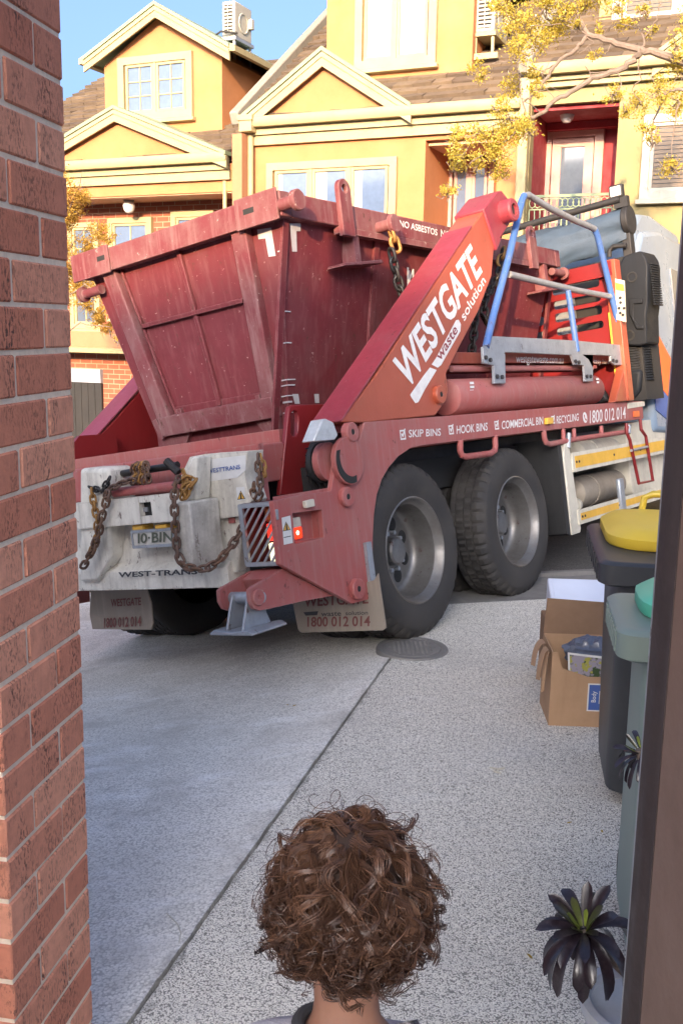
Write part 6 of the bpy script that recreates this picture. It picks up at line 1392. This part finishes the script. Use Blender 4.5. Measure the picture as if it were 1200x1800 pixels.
a = J(0, 0, .50, (.096, .088))
for s in (-1, 1): q = J(s * .05, 0, .44, (.072, .072), a); k = J(s * .062, .01, .27, (.054, .054), q); J(s * .066, -.003, .10, (.042, .042), k)
skinned('trousers', P, E, plain('navy_trousers', (.03, .035, .06), .9))
for s in (-1, 1): m = M(); loft(m, [ring_rr(PX + s * .07 - .034, PX + s * .07 + .034, PY - .045, PY + .10, .03, .008), ring_rr(PX + s * .07 - .036, PX + s * .07 + .036, PY - .047, PY + .103, .032, .03), ring_rr(PX + s * .07 - .032, PX + s * .07 + .032, PY - .043, PY + .085, .03, .05), ring_rr(PX + s * .07 - .026, PX + s * .07 + .026, PY - .038, PY + .03, .024, .085)]); obj('shoe', m, m_plastic, ch)
# hair: scalp cap and curls
m_hair, nt, bs = newmat('brown_hair'); at_ = nt.nodes.new('ShaderNodeAttribute'); at_.attribute_name = 'tint'
r = nt.nodes.new('ShaderNodeValToRGB'); nt.links.new(at_.outputs['Fac'], r.inputs[0]); r.color_ramp.elements[0].color = (.036, .018, .012, 1); r.color_ramp.elements[1].color = (.145, .072, .042, 1); e = r.color_ramp.elements.new(.55); e.color = (.065, .032, .02, 1)
nt.links.new(r.outputs[0], bs.inputs['Base Color']); bs.inputs['Roughness'].default_value = .38; bs.inputs['Specular IOR Level'].default_value = .3
m = M(); vs = []; n1, n2 = 20, 32
for i in range(n1 + 1):
    th = R_(118) * i / n1
    for j in range(n2): ph = 2 * math.pi * j / n2; vs.append((HC.x + .072 * math.sin(th) * math.cos(ph), HC.y - .004 + .087 * math.sin(th) * math.sin(ph) - .012 * (i / n1), HC.z + .004 + .095 * math.cos(th)))
m.add(vs, [(i * n2 + j, i * n2 + (j + 1) % n2, (i + 1) * n2 + (j + 1) % n2, (i + 1) * n2 + j) for i in range(n1) for j in range(n2)]); obj('scalp_hair', m, plain('dark_hair_base', (.04, .021, .014), .8), ch, smooth=80)
rh = random.Random(21); m = M(); crown0 = Vector((.01, .05, 1)).normalized()
def scalp(d, off):  # direction -> point
    off = min(off, .030); return Vector((HC.x + d.x * (.067 + off), HC.y - .004 + d.y * (.086 + off), HC.z + .004 + d.z * (.094 + off)))
def lock(d0, length, curlr, turns, nst, start_off, flick, fine=.0016, segs=26, straight=.35):
    crown = (crown0 + Vector((rh.gauss(0, .2), rh.gauss(0, .2), 0))).normalized(); tang = (d0 - crown * d0.dot(crown)); tang = tang.normalized() if tang.length > .05 else Vector((rh.gauss(0, 1), rh.gauss(0, 1), 0)).normalized()
    swirl = d0.cross(crown); swirl = swirl.normalized() if swirl.length > .05 else Vector((1, 0, 0))
    sw = rh.uniform(-.5, .5); ph0 = rh.uniform(0, 6.28); hand = rh.choice((-1, 1)); G = []; d = d0.copy(); off = start_off
    for i in range(segs + 1):
        f = i / segs; p = scalp(d, off); G.append(p)
        # travel over the scalp away from the crown, drop below the ears
        tg = (d - crown * d.dot(crown)); tg = tg.normalized() if tg.length > .02 else tang
        down = (tg - d * tg.dot(d)); down = down.normalized() if down.length > .01 else tang
        stp = (down + swirl * sw * (1 - f) + Vector((0, 0, -.45 - .3 * f))); stp = (stp - d * stp.dot(d) * (1 - flick * f)); d = (d + stp.normalized() * (length / segs) / .1)
        k = d.length; d.normalize(); off += (.006 + flick * .018 * f) / segs * 2.2 * length / .1
    tint0 = rh.random()
    for s in range(nst):
        o1 = rh.gauss(0, 1) * fine * 1.8; o2 = rh.gauss(0, 1) * fine * 1.8; dph = rh.gauss(0, .13); cr = curlr * rh.uniform(.82, 1.15); cut = rh.uniform(.78, 1.0); pts = []; rad = []
        for i in range(int(segs * cut) + 1):
            f = i / segs; a = G[max(0, i - 1)]; b = G[min(segs, i + 1)]; t = (b - a).normalized(); nn = (G[i] - HC).normalized(); u = t.cross(nn).normalized(); w = u.cross(t)
            g = max(0, (f - straight * .3) / (1 - straight * .3)); am = cr * min(1, g * 2.2) ; ang2 = hand * (ph0 + dph + turns * 2 * math.pi * g ** 1.25)
            pts.append(G[i] + u * (math.cos(ang2) * am + o1) + w * (math.sin(ang2) * am * .8 + o2 + am * .55)); rad.append((.00052 if i < segs * cut - 3 else .00035))
        if len(pts) > 3: m.tube(pts, rad, 3, c=min(1, max(0, .62 * tint0 + rh.gauss(.12, .13) + .22 * (pts[len(pts) // 2].z - HC.z) / .1)), caps=False)  # tint rises towards the crown: light from above painted into the strands
def rdir(zmin, zmax, back=True):
    while True:
        v = Vector((rh.gauss(0, 1), rh.gauss(0, 1), rh.gauss(0, 1))).normalized()
        if zmin < v.z < zmax and (v.z > .35 or v.y < .55): return v
for _ in range(150): lock(rdir(-.1, .98), rh.uniform(.07, .11), rh.uniform(.008, .013), rh.uniform(1.0, 1.6), 24, .004, .5, .0013)
for _ in range(190): lock(rdir(-.55, .55), rh.uniform(.06, .10), rh.uniform(.008, .014), rh.uniform(1.1, 1.9), 21, .007, .9, .0012)
for _ in range(95): lock(rdir(-.75, -.1), rh.uniform(.03, .06), rh.uniform(.007, .012), rh.uniform(1.0, 1.7), 15, .004, .8, .0015)
for _ in range(45): lock(rdir(.80, 1.0), rh.uniform(.05, .10), rh.uniform(.006, .010), rh.uniform(.9, 1.4), 24, .006, .5, .0015)
for _ in range(46): lock(rdir(-.6, .9), rh.uniform(.06, .09), rh.uniform(.012, .019), rh.uniform(1.0, 1.5), 8, .016, 1.5, .0012)
for _ in range(200): lock(rdir(-.6, 1.0), rh.uniform(.05, .09), rh.uniform(.006, .016), rh.uniform(.8, 1.8), 1, .016, 1.6, .0004)
obj('hair', m, m_hair, ch, smooth=80, recalc=False)
